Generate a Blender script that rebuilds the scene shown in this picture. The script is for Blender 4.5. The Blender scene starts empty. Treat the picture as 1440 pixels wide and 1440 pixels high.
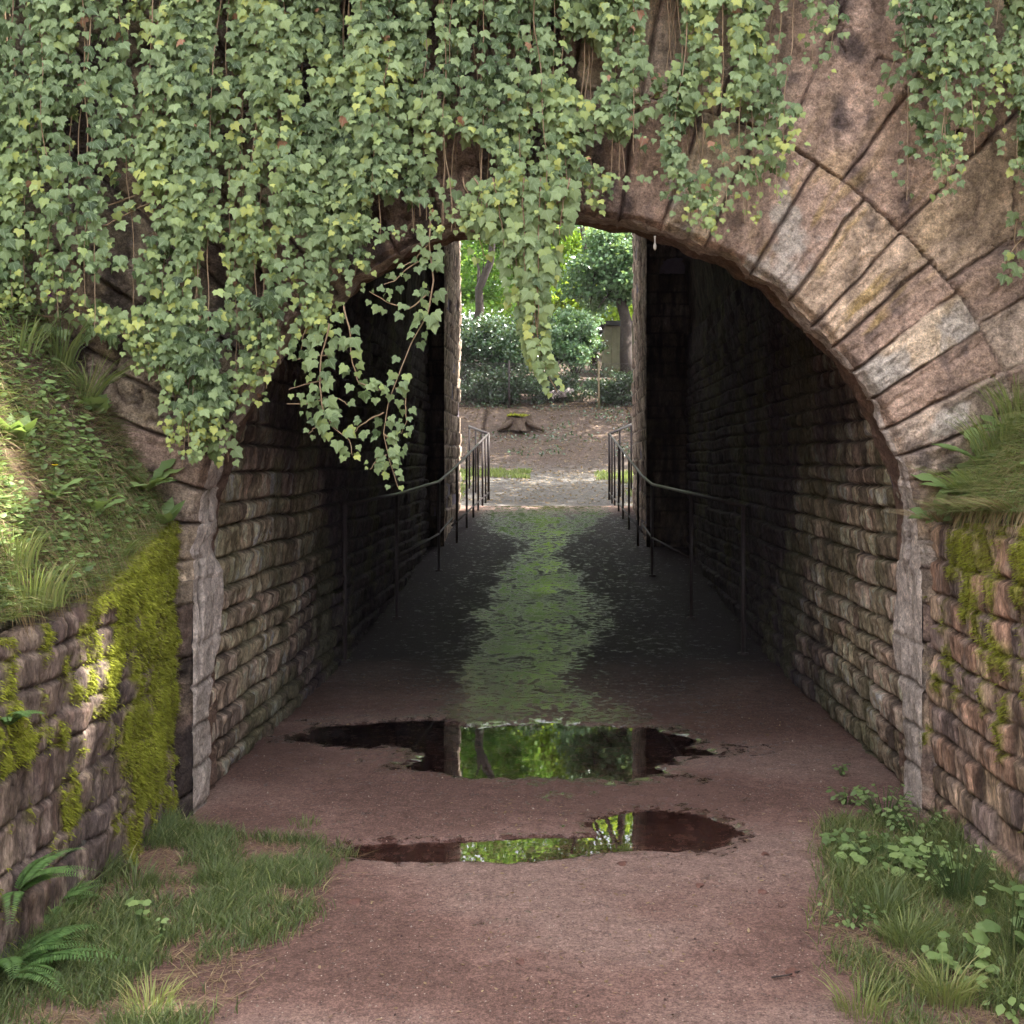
import bpy, math, numpy as np
from mathutils import Vector
rng = np.random.default_rng(7)
scene = bpy.context.scene
COL = scene.collection
F, CX, HY, EYE = 1600.0, 784.0, 650.0, 1.6
R_ARCH, Z_SPR, YF, YB = 1.65, 1.07, 5.12, 5.62      # arch radius, springing, face, back of face
SUN_EL, SUN_AZ = 56.0, 84.0                          # azimuth measured from +Y towards +X
def W(px, py, Y): return np.array([(px-CX)*Y/F, Y, EYE+(HY-py)*Y/F])
def smooth(a, b, x):
    t = np.clip((x-a)/(b-a), 0, 1); return t*t*(3-2*t)
# ------------------------------------------------------------------ noise
def _h(ix, iy, iz, s):
    with np.errstate(over='ignore'):
        h = (ix.astype(np.int64).astype(np.uint32)*np.uint32(374761393) + iy.astype(np.int64).astype(np.uint32)*np.uint32(668265263)
             + iz.astype(np.int64).astype(np.uint32)*np.uint32(2147483647 % 4294967295) + np.uint32(s*974634777 % 4294967296))
        h = (h ^ (h >> np.uint32(13)))*np.uint32(1274126177); h = (h ^ (h >> np.uint32(16)))*np.uint32(2246822519)
        h = h ^ (h >> np.uint32(15))
    return h.astype(np.float64)/4294967295.0
def n2(x, y, s=0):
    x = np.asarray(x, float); y = np.asarray(y, float)
    x, y = np.broadcast_arrays(x, y)
    ix = np.floor(x); iy = np.floor(y); fx = x-ix; fy = y-iy; z = np.zeros_like(ix)
    fx = fx*fx*(3-2*fx); fy = fy*fy*(3-2*fy)
    a = _h(ix, iy, z, s); b = _h(ix+1, iy, z, s); c = _h(ix, iy+1, z, s); d = _h(ix+1, iy+1, z, s)
    return (a*(1-fx)+b*fx)*(1-fy)+(c*(1-fx)+d*fx)*fy
def fbm(x, y, o=4, s=0, g=.5):
    t = 0; a = 1; w = 0
    for i in range(o):
        t = t+a*n2(x*2**i+i*17.3, y*2**i-i*9.1, s+i); w += a; a *= g
    return t/w
def hid(i, j, s=0):
    i = np.asarray(i, float); j = np.asarray(j, float); i, j = np.broadcast_arrays(i, j)
    return _h(i, j, np.zeros_like(i), s)
# ------------------------------------------------------------------ objects
def tag(o, label=None, cat=None, group=None, kind=None):
    if label: o['label'] = label
    if cat: o['category'] = cat
    if group: o['group'] = group
    if kind: o['kind'] = kind
    return o
def empty(name, loc=(0, 0, 0)):
    o = bpy.data.objects.new(name, None); COL.objects.link(o); o.location = loc; o.empty_display_size = .1; return o
def mesh(name, V, T, mat, parent=None, col=None, lc=None, smooth_=True, loc=None):
    V = np.ascontiguousarray(V, dtype=np.float32).reshape(-1, 3)
    me = bpy.data.meshes.new(name)
    if isinstance(T, np.ndarray):
        k = T.shape[1]; n = len(T)
        me.vertices.add(len(V)); me.vertices.foreach_set('co', V.ravel())
        me.loops.add(n*k); me.loops.foreach_set('vertex_index', T.astype(np.int32).ravel())
        me.polygons.add(n); me.polygons.foreach_set('loop_start', np.arange(0, n*k, k, dtype=np.int32))
        me.update(calc_edges=True)
    else:
        me.from_pydata(V.tolist(), [], T); me.update()
    if smooth_: me.polygons.foreach_set('use_smooth', np.ones(len(me.polygons), dtype=bool))
    if col is not None:
        a = me.attributes.new('Col', 'FLOAT_COLOR', 'POINT')
        c = np.ones((len(V), 4), np.float32); c[:, :3] = np.clip(np.asarray(col).reshape(-1, 3), 0, 1); a.data.foreach_set('color', c.ravel())
    if lc is not None:
        a = me.attributes.new('lc', 'FLOAT_VECTOR', 'POINT'); a.data.foreach_set('vector', np.ascontiguousarray(lc, dtype=np.float32).ravel())
    me.materials.append(mat)
    o = bpy.data.objects.new(name, me); COL.objects.link(o)
    if parent is not None: o.parent = parent
    if loc is not None: o.location = loc
    return o
def gridf(n, m, mask=None):
    i = np.arange((n-1)*m).reshape(n-1, m)[:, :m-1]
    q = np.stack([i, i+m, i+m+1, i+1], -1)
    q = q.reshape(-1, 4)
    return q if mask is None else q[mask.ravel()]
class MB:
    def __init__(s): s.V = []; s.F = []; s.n = 0
    def add(s, V, Fc):
        V = np.asarray(V, float); s.V.append(V); s.F += [tuple(int(i)+s.n for i in f) for f in Fc]; s.n += len(V)
    def tube(s, P, r, sides=8, cap=True):
        P = np.asarray(P, float); n = len(P); r = np.broadcast_to(np.asarray(r, float), (n,))
        T = np.gradient(P, axis=0); T /= np.linalg.norm(T, axis=1)[:, None]+1e-9
        ref = np.array([0, 0, 1.]) if abs(T[:, 2]).mean() < .8 else np.array([1., 0, 0])
        A = np.cross(T, ref); A /= np.linalg.norm(A, axis=1)[:, None]+1e-9; B = np.cross(T, A)
        th = np.linspace(0, 2*np.pi, sides, endpoint=False)
        V = P[:, None]+r[:, None, None]*(np.cos(th)[None, :, None]*A[:, None]+np.sin(th)[None, :, None]*B[:, None])
        Fc = []
        for i in range(n-1):
            for j in range(sides):
                k = (j+1) % sides; Fc.append((i*sides+j, i*sides+k, (i+1)*sides+k, (i+1)*sides+j))
        if cap: Fc.append(tuple(range(sides))[::-1]); Fc.append(tuple((n-1)*sides+j for j in range(sides)))
        s.add(V.reshape(-1, 3), Fc)
    def box(s, a, b, bev=0.0):
        x0, y0, z0 = a; x1, y1, z1 = b
        s.add([(x0, y0, z0), (x1, y0, z0), (x1, y1, z0), (x0, y1, z0), (x0, y0, z1), (x1, y0, z1), (x1, y1, z1), (x0, y1, z1)],
              [(3, 2, 1, 0), (4, 5, 6, 7), (0, 1, 5, 4), (1, 2, 6, 5), (2, 3, 7, 6), (3, 0, 4, 7)])
    def build(s, name, mat, parent=None, sm=False): return mesh(name, np.concatenate(s.V), s.F, mat, parent, smooth_=sm)
# ------------------------------------------------------------------ materials
def nm(name):
    m = bpy.data.materials.new(name); m.use_nodes = True
    nt = m.node_tree; b = nt.nodes['Principled BSDF']; return m, nt, b
def N(nt, t, **kw):
    n = nt.nodes.new(t)
    for k, v in kw.items():
        if k in ('operation', 'blend_type', 'data_type', 'attribute_name', 'noise_dimensions', 'feature', 'distance'): setattr(n, k, v)
        else: n.inputs[k].default_value = v
    return n
def ramp(nt, fac, stops):
    r = nt.nodes.new('ShaderNodeValToRGB'); e = r.color_ramp.elements
    while len(e) < len(stops): e.new(.5)
    for i, (p, c) in enumerate(stops):
        e[i].position = p; e[i].color = (*c, 1) if len(c) == 3 else c
    nt.links.new(fac, r.inputs[0]); return r.outputs[0]
def mapped(nt, sc):
    tc = nt.nodes.new('ShaderNodeTexCoord'); mp = nt.nodes.new('ShaderNodeMapping'); mp.inputs['Scale'].default_value = sc
    nt.links.new(tc.outputs['Object'], mp.inputs[0]); return mp.outputs[0]
def mixc(nt, a, b, fac, mode='MIX'):
    m = nt.nodes.new('ShaderNodeMix'); m.data_type = 'RGBA'; m.blend_type = mode
    for s, v in ((6, a), (7, b), (0, fac)):
        if hasattr(v, 'links'): nt.links.new(v, m.inputs[s])
        else: m.inputs[s].default_value = (*v, 1) if isinstance(v, tuple) else v
    return m.outputs[2]
def stone_mat(name, rough=.9, gs=120, bump=.006, mul=(.75, 1.25), stretch=(1, 1, 1)):
    """albedo from the modelled stain/stone colours, broken up by fine procedural grain"""
    m, nt, b = nm(name)
    at = N(nt, 'ShaderNodeAttribute', attribute_name='Col')
    co = mapped(nt, stretch)
    a = N(nt, 'ShaderNodeTexNoise', Scale=gs, Detail=5.0, Roughness=.7); nt.links.new(co, a.inputs['Vector'])
    c = N(nt, 'ShaderNodeTexNoise', Scale=gs*.16, Detail=4.0, Roughness=.65); nt.links.new(co, c.inputs['Vector'])
    ra = ramp(nt, a.outputs[0], [(.30, (mul[0]*.8,)*3), (.70, (mul[1]*1.15,)*3)])
    rc = ramp(nt, c.outputs[0], [(.3, (.62, .60, .58)), (.7, (1.28, 1.26, 1.24))])
    d_ = N(nt, 'ShaderNodeTexNoise', Scale=gs*.42, Detail=6.0, Roughness=.8); nt.links.new(co, d_.inputs['Vector'])
    rd = ramp(nt, d_.outputs[0], [(.34, (.55, .52, .52)), (.5, (1, 1, 1)), (.66, (1.45, 1.42, 1.36))])
    x = mixc(nt, at.outputs['Color'], ra, 1.0, 'MULTIPLY'); x = mixc(nt, x, rc, 1.0, 'MULTIPLY'); x = mixc(nt, x, rd, 1.0, 'MULTIPLY')
    nt.links.new(x, b.inputs['Base Color']); b.inputs['Roughness'].default_value = rough
    b.inputs['Specular IOR Level'].default_value = .25
    bp = N(nt, 'ShaderNodeBump', Distance=bump, Strength=1.0)
    s0 = N(nt, 'ShaderNodeMath', operation='MULTIPLY_ADD'); nt.links.new(d_.outputs[0], s0.inputs[0]); s0.inputs[1].default_value = 2.2; nt.links.new(a.outputs[0], s0.inputs[2])
    s = N(nt, 'ShaderNodeMath', operation='ADD'); nt.links.new(s0.outputs[0], s.inputs[0]); nt.links.new(c.outputs[0], s.inputs[1])
    nt.links.new(s.outputs[0], bp.inputs['Height']); nt.links.new(bp.outputs[0], b.inputs['Normal'])
    return m
def leaf_mat(name, stops, rough=.5, trans=.35, spec=.4, veins=False, tcol=None):
    m, nt, b = nm(name)
    at = N(nt, 'ShaderNodeAttribute', attribute_name='lc')
    sp = nt.nodes.new('ShaderNodeSeparateXYZ'); nt.links.new(at.outputs['Vector'], sp.inputs[0])
    c = ramp(nt, sp.outputs[2], stops)
    if veins:
        # midrib and side veins fanning from the stalk: light thin lines in leaf space
        ax = N(nt, 'ShaderNodeMath', operation='ABSOLUTE'); nt.links.new(sp.outputs[0], ax.inputs[0])
        y1 = N(nt, 'ShaderNodeMath', operation='ADD'); nt.links.new(sp.outputs[1], y1.inputs[0]); y1.inputs[1].default_value = .05
        an = N(nt, 'ShaderNodeMath', operation='ARCTAN2'); nt.links.new(ax.outputs[0], an.inputs[0]); nt.links.new(y1.outputs[0], an.inputs[1])
        sc = N(nt, 'ShaderNodeMath', operation='MULTIPLY'); nt.links.new(an.outputs[0], sc.inputs[0]); sc.inputs[1].default_value = 6.28/.95
        cs = N(nt, 'ShaderNodeMath', operation='COSINE'); nt.links.new(sc.outputs[0], cs.inputs[0])
        v = ramp(nt, cs.outputs[0], [(.86, (0, 0, 0)), (1.0, (.45, .45, .45))])
        c = mixc(nt, c, (.30, .38, .22), v)
    nt.links.new(c, b.inputs['Base Color']); b.inputs['Roughness'].default_value = rough
    b.inputs['Specular IOR Level'].default_value = spec
    tr = nt.nodes.new('ShaderNodeBsdfTranslucent')
    tc = mixc(nt, c, tcol or (.45, .6, .08), .35)
    nt.links.new(tc, tr.inputs[0])
    mx = nt.nodes.new('ShaderNodeMixShader'); mx.inputs[0].default_value = trans
    nt.links.new(b.outputs[0], mx.inputs[1]); nt.links.new(tr.outputs[0], mx.inputs[2])
    nt.links.new(mx.outputs[0], nt.nodes['Material Output'].inputs['Surface'])
    return m
def plain(name, c, rough=.8, bump=0, sc=30, c2=None, metal=0, spec=.3):
    m, nt, b = nm(name)
    n = N(nt, 'ShaderNodeTexNoise', Scale=sc, Detail=5.0, Roughness=.65); nt.links.new(mapped(nt, (1, 1, 1)), n.inputs['Vector'])
    nt.links.new(ramp(nt, n.outputs[0], [(.3, c), (.7, c2 or tuple(v*1.35 for v in c))]), b.inputs['Base Color'])
    b.inputs['Roughness'].default_value = rough; b.inputs['Metallic'].default_value = metal; b.inputs['Specular IOR Level'].default_value = spec
    if bump:
        bp = N(nt, 'ShaderNodeBump', Distance=bump); nt.links.new(n.outputs[0], bp.inputs['Height']); nt.links.new(bp.outputs[0], b.inputs['Normal'])
    return m
M = {}
M['facade'] = stone_mat('facade stone', gs=120, bump=.009, mul=(.72, 1.3))
M['rubble'] = stone_mat('rubble stone', gs=110, bump=.007, mul=(.7, 1.3), stretch=(1, 1, .35))
M['plaster'] = stone_mat('old render', gs=95, bump=.007, mul=(.8, 1.15))
M['liner'] = plain('sooty brick', (.085, .072, .092), .95, .01, 12, (.13, .11, .14))
M['earth'] = stone_mat('earth', gs=90, bump=.012, mul=(.6, 1.35))
M['terrain'] = plain('woodland soil', (.10, .075, .055), .95, .03, 6, (.17, .13, .09))
M['ivy'] = leaf_mat('ivy leaf', [(0, (.020, .040, .014)), (.22, (.052, .090, .034)), (.45, (.130, .188, .080)), (.70, (.205, .275, .115)), (.86, (.27, .345, .11)), (.96, (.38, .41, .10)), (1, (.26, .12, .07))], .55, .28, .28, True)
M['stem'] = plain('ivy stem', (.20, .13, .08), .8, .002, 60, (.30, .22, .13))
M['grass'] = leaf_mat('grass blade', [(0, (.05, .070, .03)), (.45, (.105, .145, .055)), (.75, (.175, .22, .08)), (.9, (.25, .29, .09)), (1, (.36, .32, .15))], .55, .35, .3)
M['straw'] = leaf_mat('dry grass', [(0, (.14, .09, .055)), (.4, (.27, .19, .11)), (.7, (.42, .33, .19)), (.8, (.17, .22, .07)), (1, (.27, .34, .11))], .7, .3, .2, tcol=(.4, .3, .12))
M['weed'] = leaf_mat('weed leaf', [(0, (.07, .12, .04)), (.5, (.14, .22, .075)), (1, (.25, .35, .12))], .5, .35, .35)
M['moss'] = leaf_mat('moss', [(0, (.10, .10, .02)), (.5, (.22, .24, .035)), (1, (.38, .42, .055))], .9, .25, .1, tcol=(.5, .5, .05))
M['fern'] = leaf_mat('fern leaf', [(0, (.05, .11, .035)), (1, (.15, .27, .08))], .5, .35, .35)
M['bush_dark'] = leaf_mat('evergreen leaf', [(0, (.012, .035, .016)), (.6, (.035, .08, .035)), (1, (.08, .14, .065))], .28, .12, .6)
M['leaf_blue'] = leaf_mat('blue green leaf', [(0, (.05, .11, .055)), (.6, (.12, .22, .11)), (1, (.22, .33, .17))], .35, .25, .5)
M['leaf_yellow'] = leaf_mat('lime leaf', [(0, (.14, .26, .04)), (.6, (.28, .44, .05)), (1, (.42, .55, .07))], .5, .55, .3, tcol=(.6, .7, .05))
M['leaf_emerald'] = leaf_mat('green leaf', [(0, (.05, .15, .025)), (.6, (.14, .32, .04)), (1, (.26, .46, .07))], .45, .5, .35)
M['pale_leaf'] = leaf_mat('pale leaf', [(0, (.25, .22, .2)), (1, (.6, .52, .5))], .5, .3, .4, tcol=(.6, .5, .5))
M['bark'] = plain('bark', (.028, .022, .020), .95, .02, 14, (.065, .05, .042))
M['iron'] = plain('painted iron', (.020, .016, .018), .6, .001, 90, (.05, .035, .032), spec=.3)
M['pipe'] = plain('weathered rail pipe', (.030, .024, .026), .5, .001, 80, (.065, .05, .05), spec=.3)
M['stump'] = plain('stump bark', (.045, .03, .022), .95, .03, 22, (.12, .085, .06))
M['wood'] = plain('stump wood', (.14, .11, .07), .9, .01, 20, (.25, .2, .12))
M['lime'] = plain('lime drip', (.5, .47, .42), .5, .001, 60)
M['hut'] = plain('olive boards', (.10, .095, .055), .85, .004, 8, (.15, .14, .085))
M['roof'] = plain('felt roof', (.03, .03, .03), .9)
M['dead'] = plain('dead leaf', (.06, .025, .02), .7, .001, 60, (.14, .07, .05))
M['hole'] = plain('hole dark', (.01, .01, .01), 1)
M['petal'] = leaf_mat('petal', [(0, (.6, .58, .5)), (1, (.8, .78, .7))], .6, .3, .2, tcol=(.7, .7, .6))
M['purple'] = leaf_mat('purple petal', [(0, (.22, .05, .28)), (1, (.35, .1, .42))], .6, .3, .2, tcol=(.4, .1, .5))
M['yellow'] = leaf_mat('yellow petal', [(0, (.7, .5, .02)), (1, (.8, .65, .03))], .6, .3, .2, tcol=(.8, .6, .05))
# path: dry dirt, wet film, and tunnel shade painted into the floor colour
def path_mat():
    m, nt, b = nm('trodden path')
    at = N(nt, 'ShaderNodeAttribute', attribute_name='Col')       # r: wetness, g: large colour patches, b: tunnel shade painted as a dark floor
    sp = nt.nodes.new('ShaderNodeSeparateColor'); nt.links.new(at.outputs['Color'], sp.inputs[0])
    co = mapped(nt, (1, 1, 1))
    a = N(nt, 'ShaderNodeTexNoise', Scale=160.0, Detail=4.0, Roughness=.7); nt.links.new(co, a.inputs['Vector'])
    c = N(nt, 'ShaderNodeTexNoise', Scale=14.0, Detail=6.0, Roughness=.7); nt.links.new(co, c.inputs['Vector'])
    v = N(nt, 'ShaderNodeTexVoronoi', Scale=75.0); nt.links.new(co, v.inputs['Vector'])
    base = ramp(nt, sp.outputs[1], [(.2, (.120, .070, .055)), (.5, (.165, .100, .080)), (.8, (.200, .135, .110))])
    base = mixc(nt, base, ramp(nt, c.outputs[0], [(.3, (.68, .66, .66)), (.7, (1.25, 1.25, 1.25))]), 1.0, 'MULTIPLY')
    base = mixc(nt, base, ramp(nt, a.outputs[0], [(.3, (.50, .48, .48)), (.68, (1.5, 1.5, 1.5))]), 1.0, 'MULTIPLY')
    gn = N(nt, 'ShaderNodeTexNoise', Scale=62.0, Detail=6.0, Roughness=.8); nt.links.new(co, gn.inputs['Vector'])
    base = mixc(nt, base, ramp(nt, gn.outputs[0], [(.36, (.55, .52, .52)), (.5, (1, 1, 1)), (.64, (1.5, 1.48, 1.42))]), 1.0, 'MULTIPLY')
    # scattered pale chips: small voronoi cells, only some of them
    vc = nt.nodes.new('ShaderNodeSeparateColor'); nt.links.new(v.outputs['Color'], vc.inputs[0])
    pick = ramp(nt, vc.outputs[0], [(.86, (0, 0, 0)), (.90, (1, 1, 1))]); near = ramp(nt, v.outputs['Distance'], [(.10, (1, 1, 1)), (.26, (0, 0, 0))])
    chip = mixc(nt, pick, near, 1.0, 'MULTIPLY')
    base = mixc(nt, base, (.46, .38, .31), chip)
    # wetness broken into small films and dry grit between them
    wn = N(nt, 'ShaderNodeTexNoise', Scale=13.0, Detail=9.0, Roughness=.78); nt.links.new(co, wn.inputs['Vector'])
    w1 = N(nt, 'ShaderNodeMath', operation='MULTIPLY_ADD'); nt.links.new(wn.outputs[0], w1.inputs[0]); w1.inputs[1].default_value = 5.0; w1.inputs[2].default_value = -2.55
    w2 = N(nt, 'ShaderNodeMath', operation='ADD'); nt.links.new(w1.outputs[0], w2.inputs[0]); nt.links.new(sp.outputs[0], w2.inputs[1])
    w3 = N(nt, 'ShaderNodeMapRange'); nt.links.new(w2.outputs[0], w3.inputs[0]); w3.inputs[1].default_value = .25; w3.inputs[2].default_value = .85
    wm = w3.outputs[0]
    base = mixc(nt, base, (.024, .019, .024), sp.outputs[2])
    base = mixc(nt, base, mixc(nt, base, (.34, .30, .30), 1.0, 'MULTIPLY'), wm)
    al = N(nt, 'ShaderNodeMath', operation='MULTIPLY'); nt.links.new(sp.outputs[0], al.inputs[0]); nt.links.new(sp.outputs[2], al.inputs[1])
    al2 = N(nt, 'ShaderNodeMath', operation='MULTIPLY'); nt.links.new(al.outputs[0], al2.inputs[0]); al2.inputs[1].default_value = .25
    base = mixc(nt, base, (.085, .12, .045), al2.outputs[0])      # green painted into the wet channel to strengthen the foliage reflection
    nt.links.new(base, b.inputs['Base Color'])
    ro = ramp(nt, wm, [(.1, (.92,)*3), (.6, (.35,)*3), (1.0, (.035,)*3)]); nt.links.new(ro, b.inputs['Roughness'])
    b.inputs['IOR'].default_value = 1.6
    sl = ramp(nt, wm, [(.2, (.2,)*3), (.6, (.5,)*3)]); nt.links.new(sl, b.inputs['Specular IOR Level'])
    st = ramp(nt, wm, [(.2, (1,)*3), (.9, (.09,)*3)])
    s = N(nt, 'ShaderNodeMath', operation='ADD'); nt.links.new(a.outputs[0], s.inputs[0]); nt.links.new(c.outputs[0], s.inputs[1])
    bp = N(nt, 'ShaderNodeBump', Distance=.006); nt.links.new(s.outputs[0], bp.inputs['Height']); nt.links.new(st, bp.inputs['Strength'])
    nt.links.new(bp.outputs[0], b.inputs['Normal'])
    return m
M['path'] = path_mat()
def water_mat():
    m, nt, b = nm('puddle water'); nt.nodes.remove(b)
    t = nt.nodes.new('ShaderNodeBsdfTransparent'); t.inputs[0].default_value = (.80, .70, .66, 1)
    g = nt.nodes.new('ShaderNodeBsdfGlossy'); g.inputs['Roughness'].default_value = .004; g.inputs['Color'].default_value = (1, 1, 1, 1)
    fr = N(nt, 'ShaderNodeFresnel', IOR=1.36)
    n = N(nt, 'ShaderNodeTexNoise', Scale=9.0, Detail=2.0); nt.links.new(mapped(nt, (1, 1, 1)), n.inputs['Vector'])
    bp = N(nt, 'ShaderNodeBump', Distance=.00035, Strength=.5); nt.links.new(n.outputs[0], bp.inputs['Height'])
    nt.links.new(bp.outputs[0], g.inputs['Normal'])
    mx = nt.nodes.new('ShaderNodeMixShader'); nt.links.new(fr.outputs[0], mx.inputs[0]); nt.links.new(t.outputs[0], mx.inputs[1]); nt.links.new(g.outputs[0], mx.inputs[2])
    nt.links.new(mx.outputs[0], nt.nodes['Material Output'].inputs['Surface']); return m
M['water'] = water_mat()
# ------------------------------------------------------------------ leaf clouds
def norm(a): return a/(np.linalg.norm(a, axis=-1, keepdims=True)+1e-9)
IVY_V = np.array([(0, .04, .0), (0, .38, .02), (0, .72, .0), (0, 1.0, -.10),
                  (.20, -.10, -.03), (.52, .02, -.10), (.46, .22, -.06), (.56, .42, -.13), (.27, .52, -.03), (.15, .78, -.05),
                  (-.20, -.10, -.03), (-.52, .02, -.10), (-.46, .22, -.06), (-.56, .42, -.13), (-.27, .52, -.03), (-.15, .78, -.05)], float)
IVY_T = np.array([(0, 4, 5), (0, 5, 6), (0, 6, 1), (1, 6, 7), (1, 7, 8), (1, 8, 2), (2, 8, 9), (2, 9, 3),
                  (0, 11, 10), (0, 12, 11), (0, 1, 12), (1, 13, 12), (1, 14, 13), (1, 2, 14), (2, 15, 14), (2, 3, 15)])
OVAL_V = np.array([(0, 0, 0), (.26, .3, -.04), (.24, .65, -.06), (0, 1, -.12), (-.24, .65, -.06), (-.26, .3, -.04), (0, .5, .03)], float)
OVAL_T = np.array([(0, 1, 6), (1, 2, 6), (2, 3, 6), (3, 4, 6), (4, 5, 6), (5, 0, 6)])
DIA_V = np.array([(0, 0, 0), (.33, .45, -.05), (0, 1, -.08), (-.33, .45, -.05)], float)
DIA_T = np.array([(0, 1, 2), (0, 2, 3)])
a_ = np.linspace(-2.6, 2.6, 15)
ROUND_V = np.vstack([[(0, .06, .03)], np.stack([np.sin(a_)*(.5+.05*np.cos(a_*8)), .45+np.cos(a_)*(.5+.06*np.cos(a_*8)), -.06-.05*np.cos(a_*4)], 1)])
ROUND_T = np.array([(0, i+1, i+2) for i in range(14)])
yy = np.linspace(0, 1, 9); ww = np.array([.03, .05, .11, .06, .15, .09, .19, .13, .0])
DAN_V = np.vstack([np.stack([ww, yy, -.02-.55*yy**2.2], 1), np.stack([-ww, yy, -.02-.55*yy**2.2], 1), np.stack([0*yy, yy, -.55*yy**2.2-.05], 1)])
DAN_T = np.array([t for i in range(8) for t in ((i, i+1, 19+i), (i, 19+i, 18+i), (9+i, 18+i, 19+i), (9+i, 19+i, 10+i))])
def leaves(P, tip, nor, S, rnd, tv, tt, wid=1.0):
    n = len(P); tip = norm(tip); nor = norm(nor-(nor*tip).sum(1, keepdims=True)*tip); side = np.cross(tip, nor)
    S = np.broadcast_to(S, (n,)); wid = np.broadcast_to(wid, (n,))
    V = P[:, None]+S[:, None, None]*(tv[None, :, 0:1]*side[:, None]*wid[:, None, None]+tv[None, :, 1:2]*tip[:, None]+tv[None, :, 2:3]*nor[:, None])
    T = (tt[None]+(np.arange(n)*len(tv))[:, None, None]).reshape(-1, 3)
    lc = np.empty((n, len(tv), 3)); lc[:, :, 0] = tv[:, 0]; lc[:, :, 1] = tv[:, 1]; lc[:, :, 2] = np.asarray(rnd)[:, None]
    return V.reshape(-1, 3), T, lc.reshape(-1, 3)
def join(parts):
    V = []; T = []; L = []; n = 0
    for v, t, l in parts: V.append(v); T.append(t+n); L.append(l); n += len(v)
    return np.concatenate(V), np.concatenate(T), np.concatenate(L)
def blades(P, H, Wd, lean, up=None, rnd=None, curve=.5):
    """curved tapering blades: P roots, H lengths, lean = horizontal bend vector"""
    n = len(P); up = np.broadcast_to(np.array([0, 0, 1.]) if up is None else up, (n, 3))
    H = np.broadcast_to(H, (n,)); Wd = np.broadcast_to(Wd, (n,))
    s = np.cross(lean+1e-4, up); th = rng.uniform(0, np.pi, n)[:, None]; rs = np.concatenate([np.cos(th), np.sin(th), 0*th], 1)
    s = norm(norm(s)*.4+rs)
    V = []; L = []; rnd = rng.random(n) if rnd is None else rnd
    for t, w in ((0, .7), (.35, 1), (.7, .7)):
        c = P+(up*(t-.25*curve*t*t)[..., None] if isinstance(t, np.ndarray) else up*(t-.35*curve*t*t))*H[:, None]+lean*(t*t)*H[:, None]
        V += [c-s*(Wd*w*.5)[:, None], c+s*(Wd*w*.5)[:, None]]; L += [t, t]
    V.append(P+up*(1-.35*curve)*H[:, None]+lean*H[:, None]); L.append(1)
    V = np.stack(V, 1)
    tt = np.array([(0, 1, 3), (0, 3, 2), (2, 3, 5), (2, 5, 4), (4, 5, 6)])
    T = (tt[None]+(np.arange(n)*7)[:, None, None]).reshape(-1, 3)
    lc = np.zeros((n, 7, 3)); lc[:, :, 1] = np.array(L); lc[:, :, 2] = rnd[:, None]
    return V.reshape(-1, 3), T, lc.reshape(-1, 3)
# ------------------------------------------------------------------ ground profile
PY = [-200, 7.3, 8.2, 9.2, 10.2, 11.2, 12.2, 13.4, 15, 18, 21, 24, 27, 29, 34, 45, 80, 300]
PZ = [0, 0, .008, .030, .068, .122, .190, .300, .49, .92, 1.22, 1.5, 2.2, 2.95, 4.2, 6.0, 8.0, 9.0]
def prof(Y): return np.interp(Y, PY, PZ)
def top_l(Y): return np.interp(Y, [-10, 3.9, 4.35, 5.1], [1.02, 1.05, 1.10, 1.34])
def top_r(Y): return np.interp(Y, [-10, 3.9, 5.1], [1.40, 1.38, 1.32])
WL, WR = -1.735, 1.70
def bankz(X, Y):
    """height of the bank beyond the retaining walls"""
    L = X < 0
    d = np.where(L, WL-X, X-WR); tp = np.where(L, top_l(Y), top_r(Y))
    h = np.where(L, 1.62, 1.36)*np.clip(d, 0, 1.1)+.9*np.clip(d-1.1, 0, 2.6)
    return tp+.02+h+.05*(fbm(X*3, Y*3, 3, 5)-.5)*smooth(0, .1, d)+.10*(fbm(X*1.2+4, Y*1.2, 2, 9)-.5)*smooth(0.05, .5, d)
def floor_bump(X, Y):
    b = .010*(fbm(X*2.2, Y*2.2, 4, 11)-.5)+.008*(1-.9*smooth(6.3, 7.6, Y))*(fbm(X*14, Y*14, 3, 12)-.5)
    return b
def ell(X, Y, x, y, a, b_, s, p=.35):
    d = np.sqrt(((X-x)/a)**2+((Y-y)/b_)**2)+p*(fbm(X*2.5+s, Y*3.5, 4, s)-.5)*2+.34*(fbm(X*11+s, Y*11, 4, s+1)-.5)
    return 1-smooth(.70, 1.15, d)
def floorz(X, Y, w=1.0):
    z = prof(Y)+floor_bump(X, Y)
    E = lambda x, y, a, b_, sd, p: ell(X, Y, x, y, a*w, b_*w+.10*(w-1), sd, p)
    pud = np.maximum.reduce([E(-.08, 6.35, .84, .60, 3, .42), E(-.95, 6.75, .55, .30, 4, .7), E(.45, 4.98, .34, .28, 6, .22),
                             E(-.40, 4.70, .55, .125, 8, .2), E(.10, 4.78, .6, .10, 9, .2)])
    return z-.026*pud, pud
WATER_Z = -.0115
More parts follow.
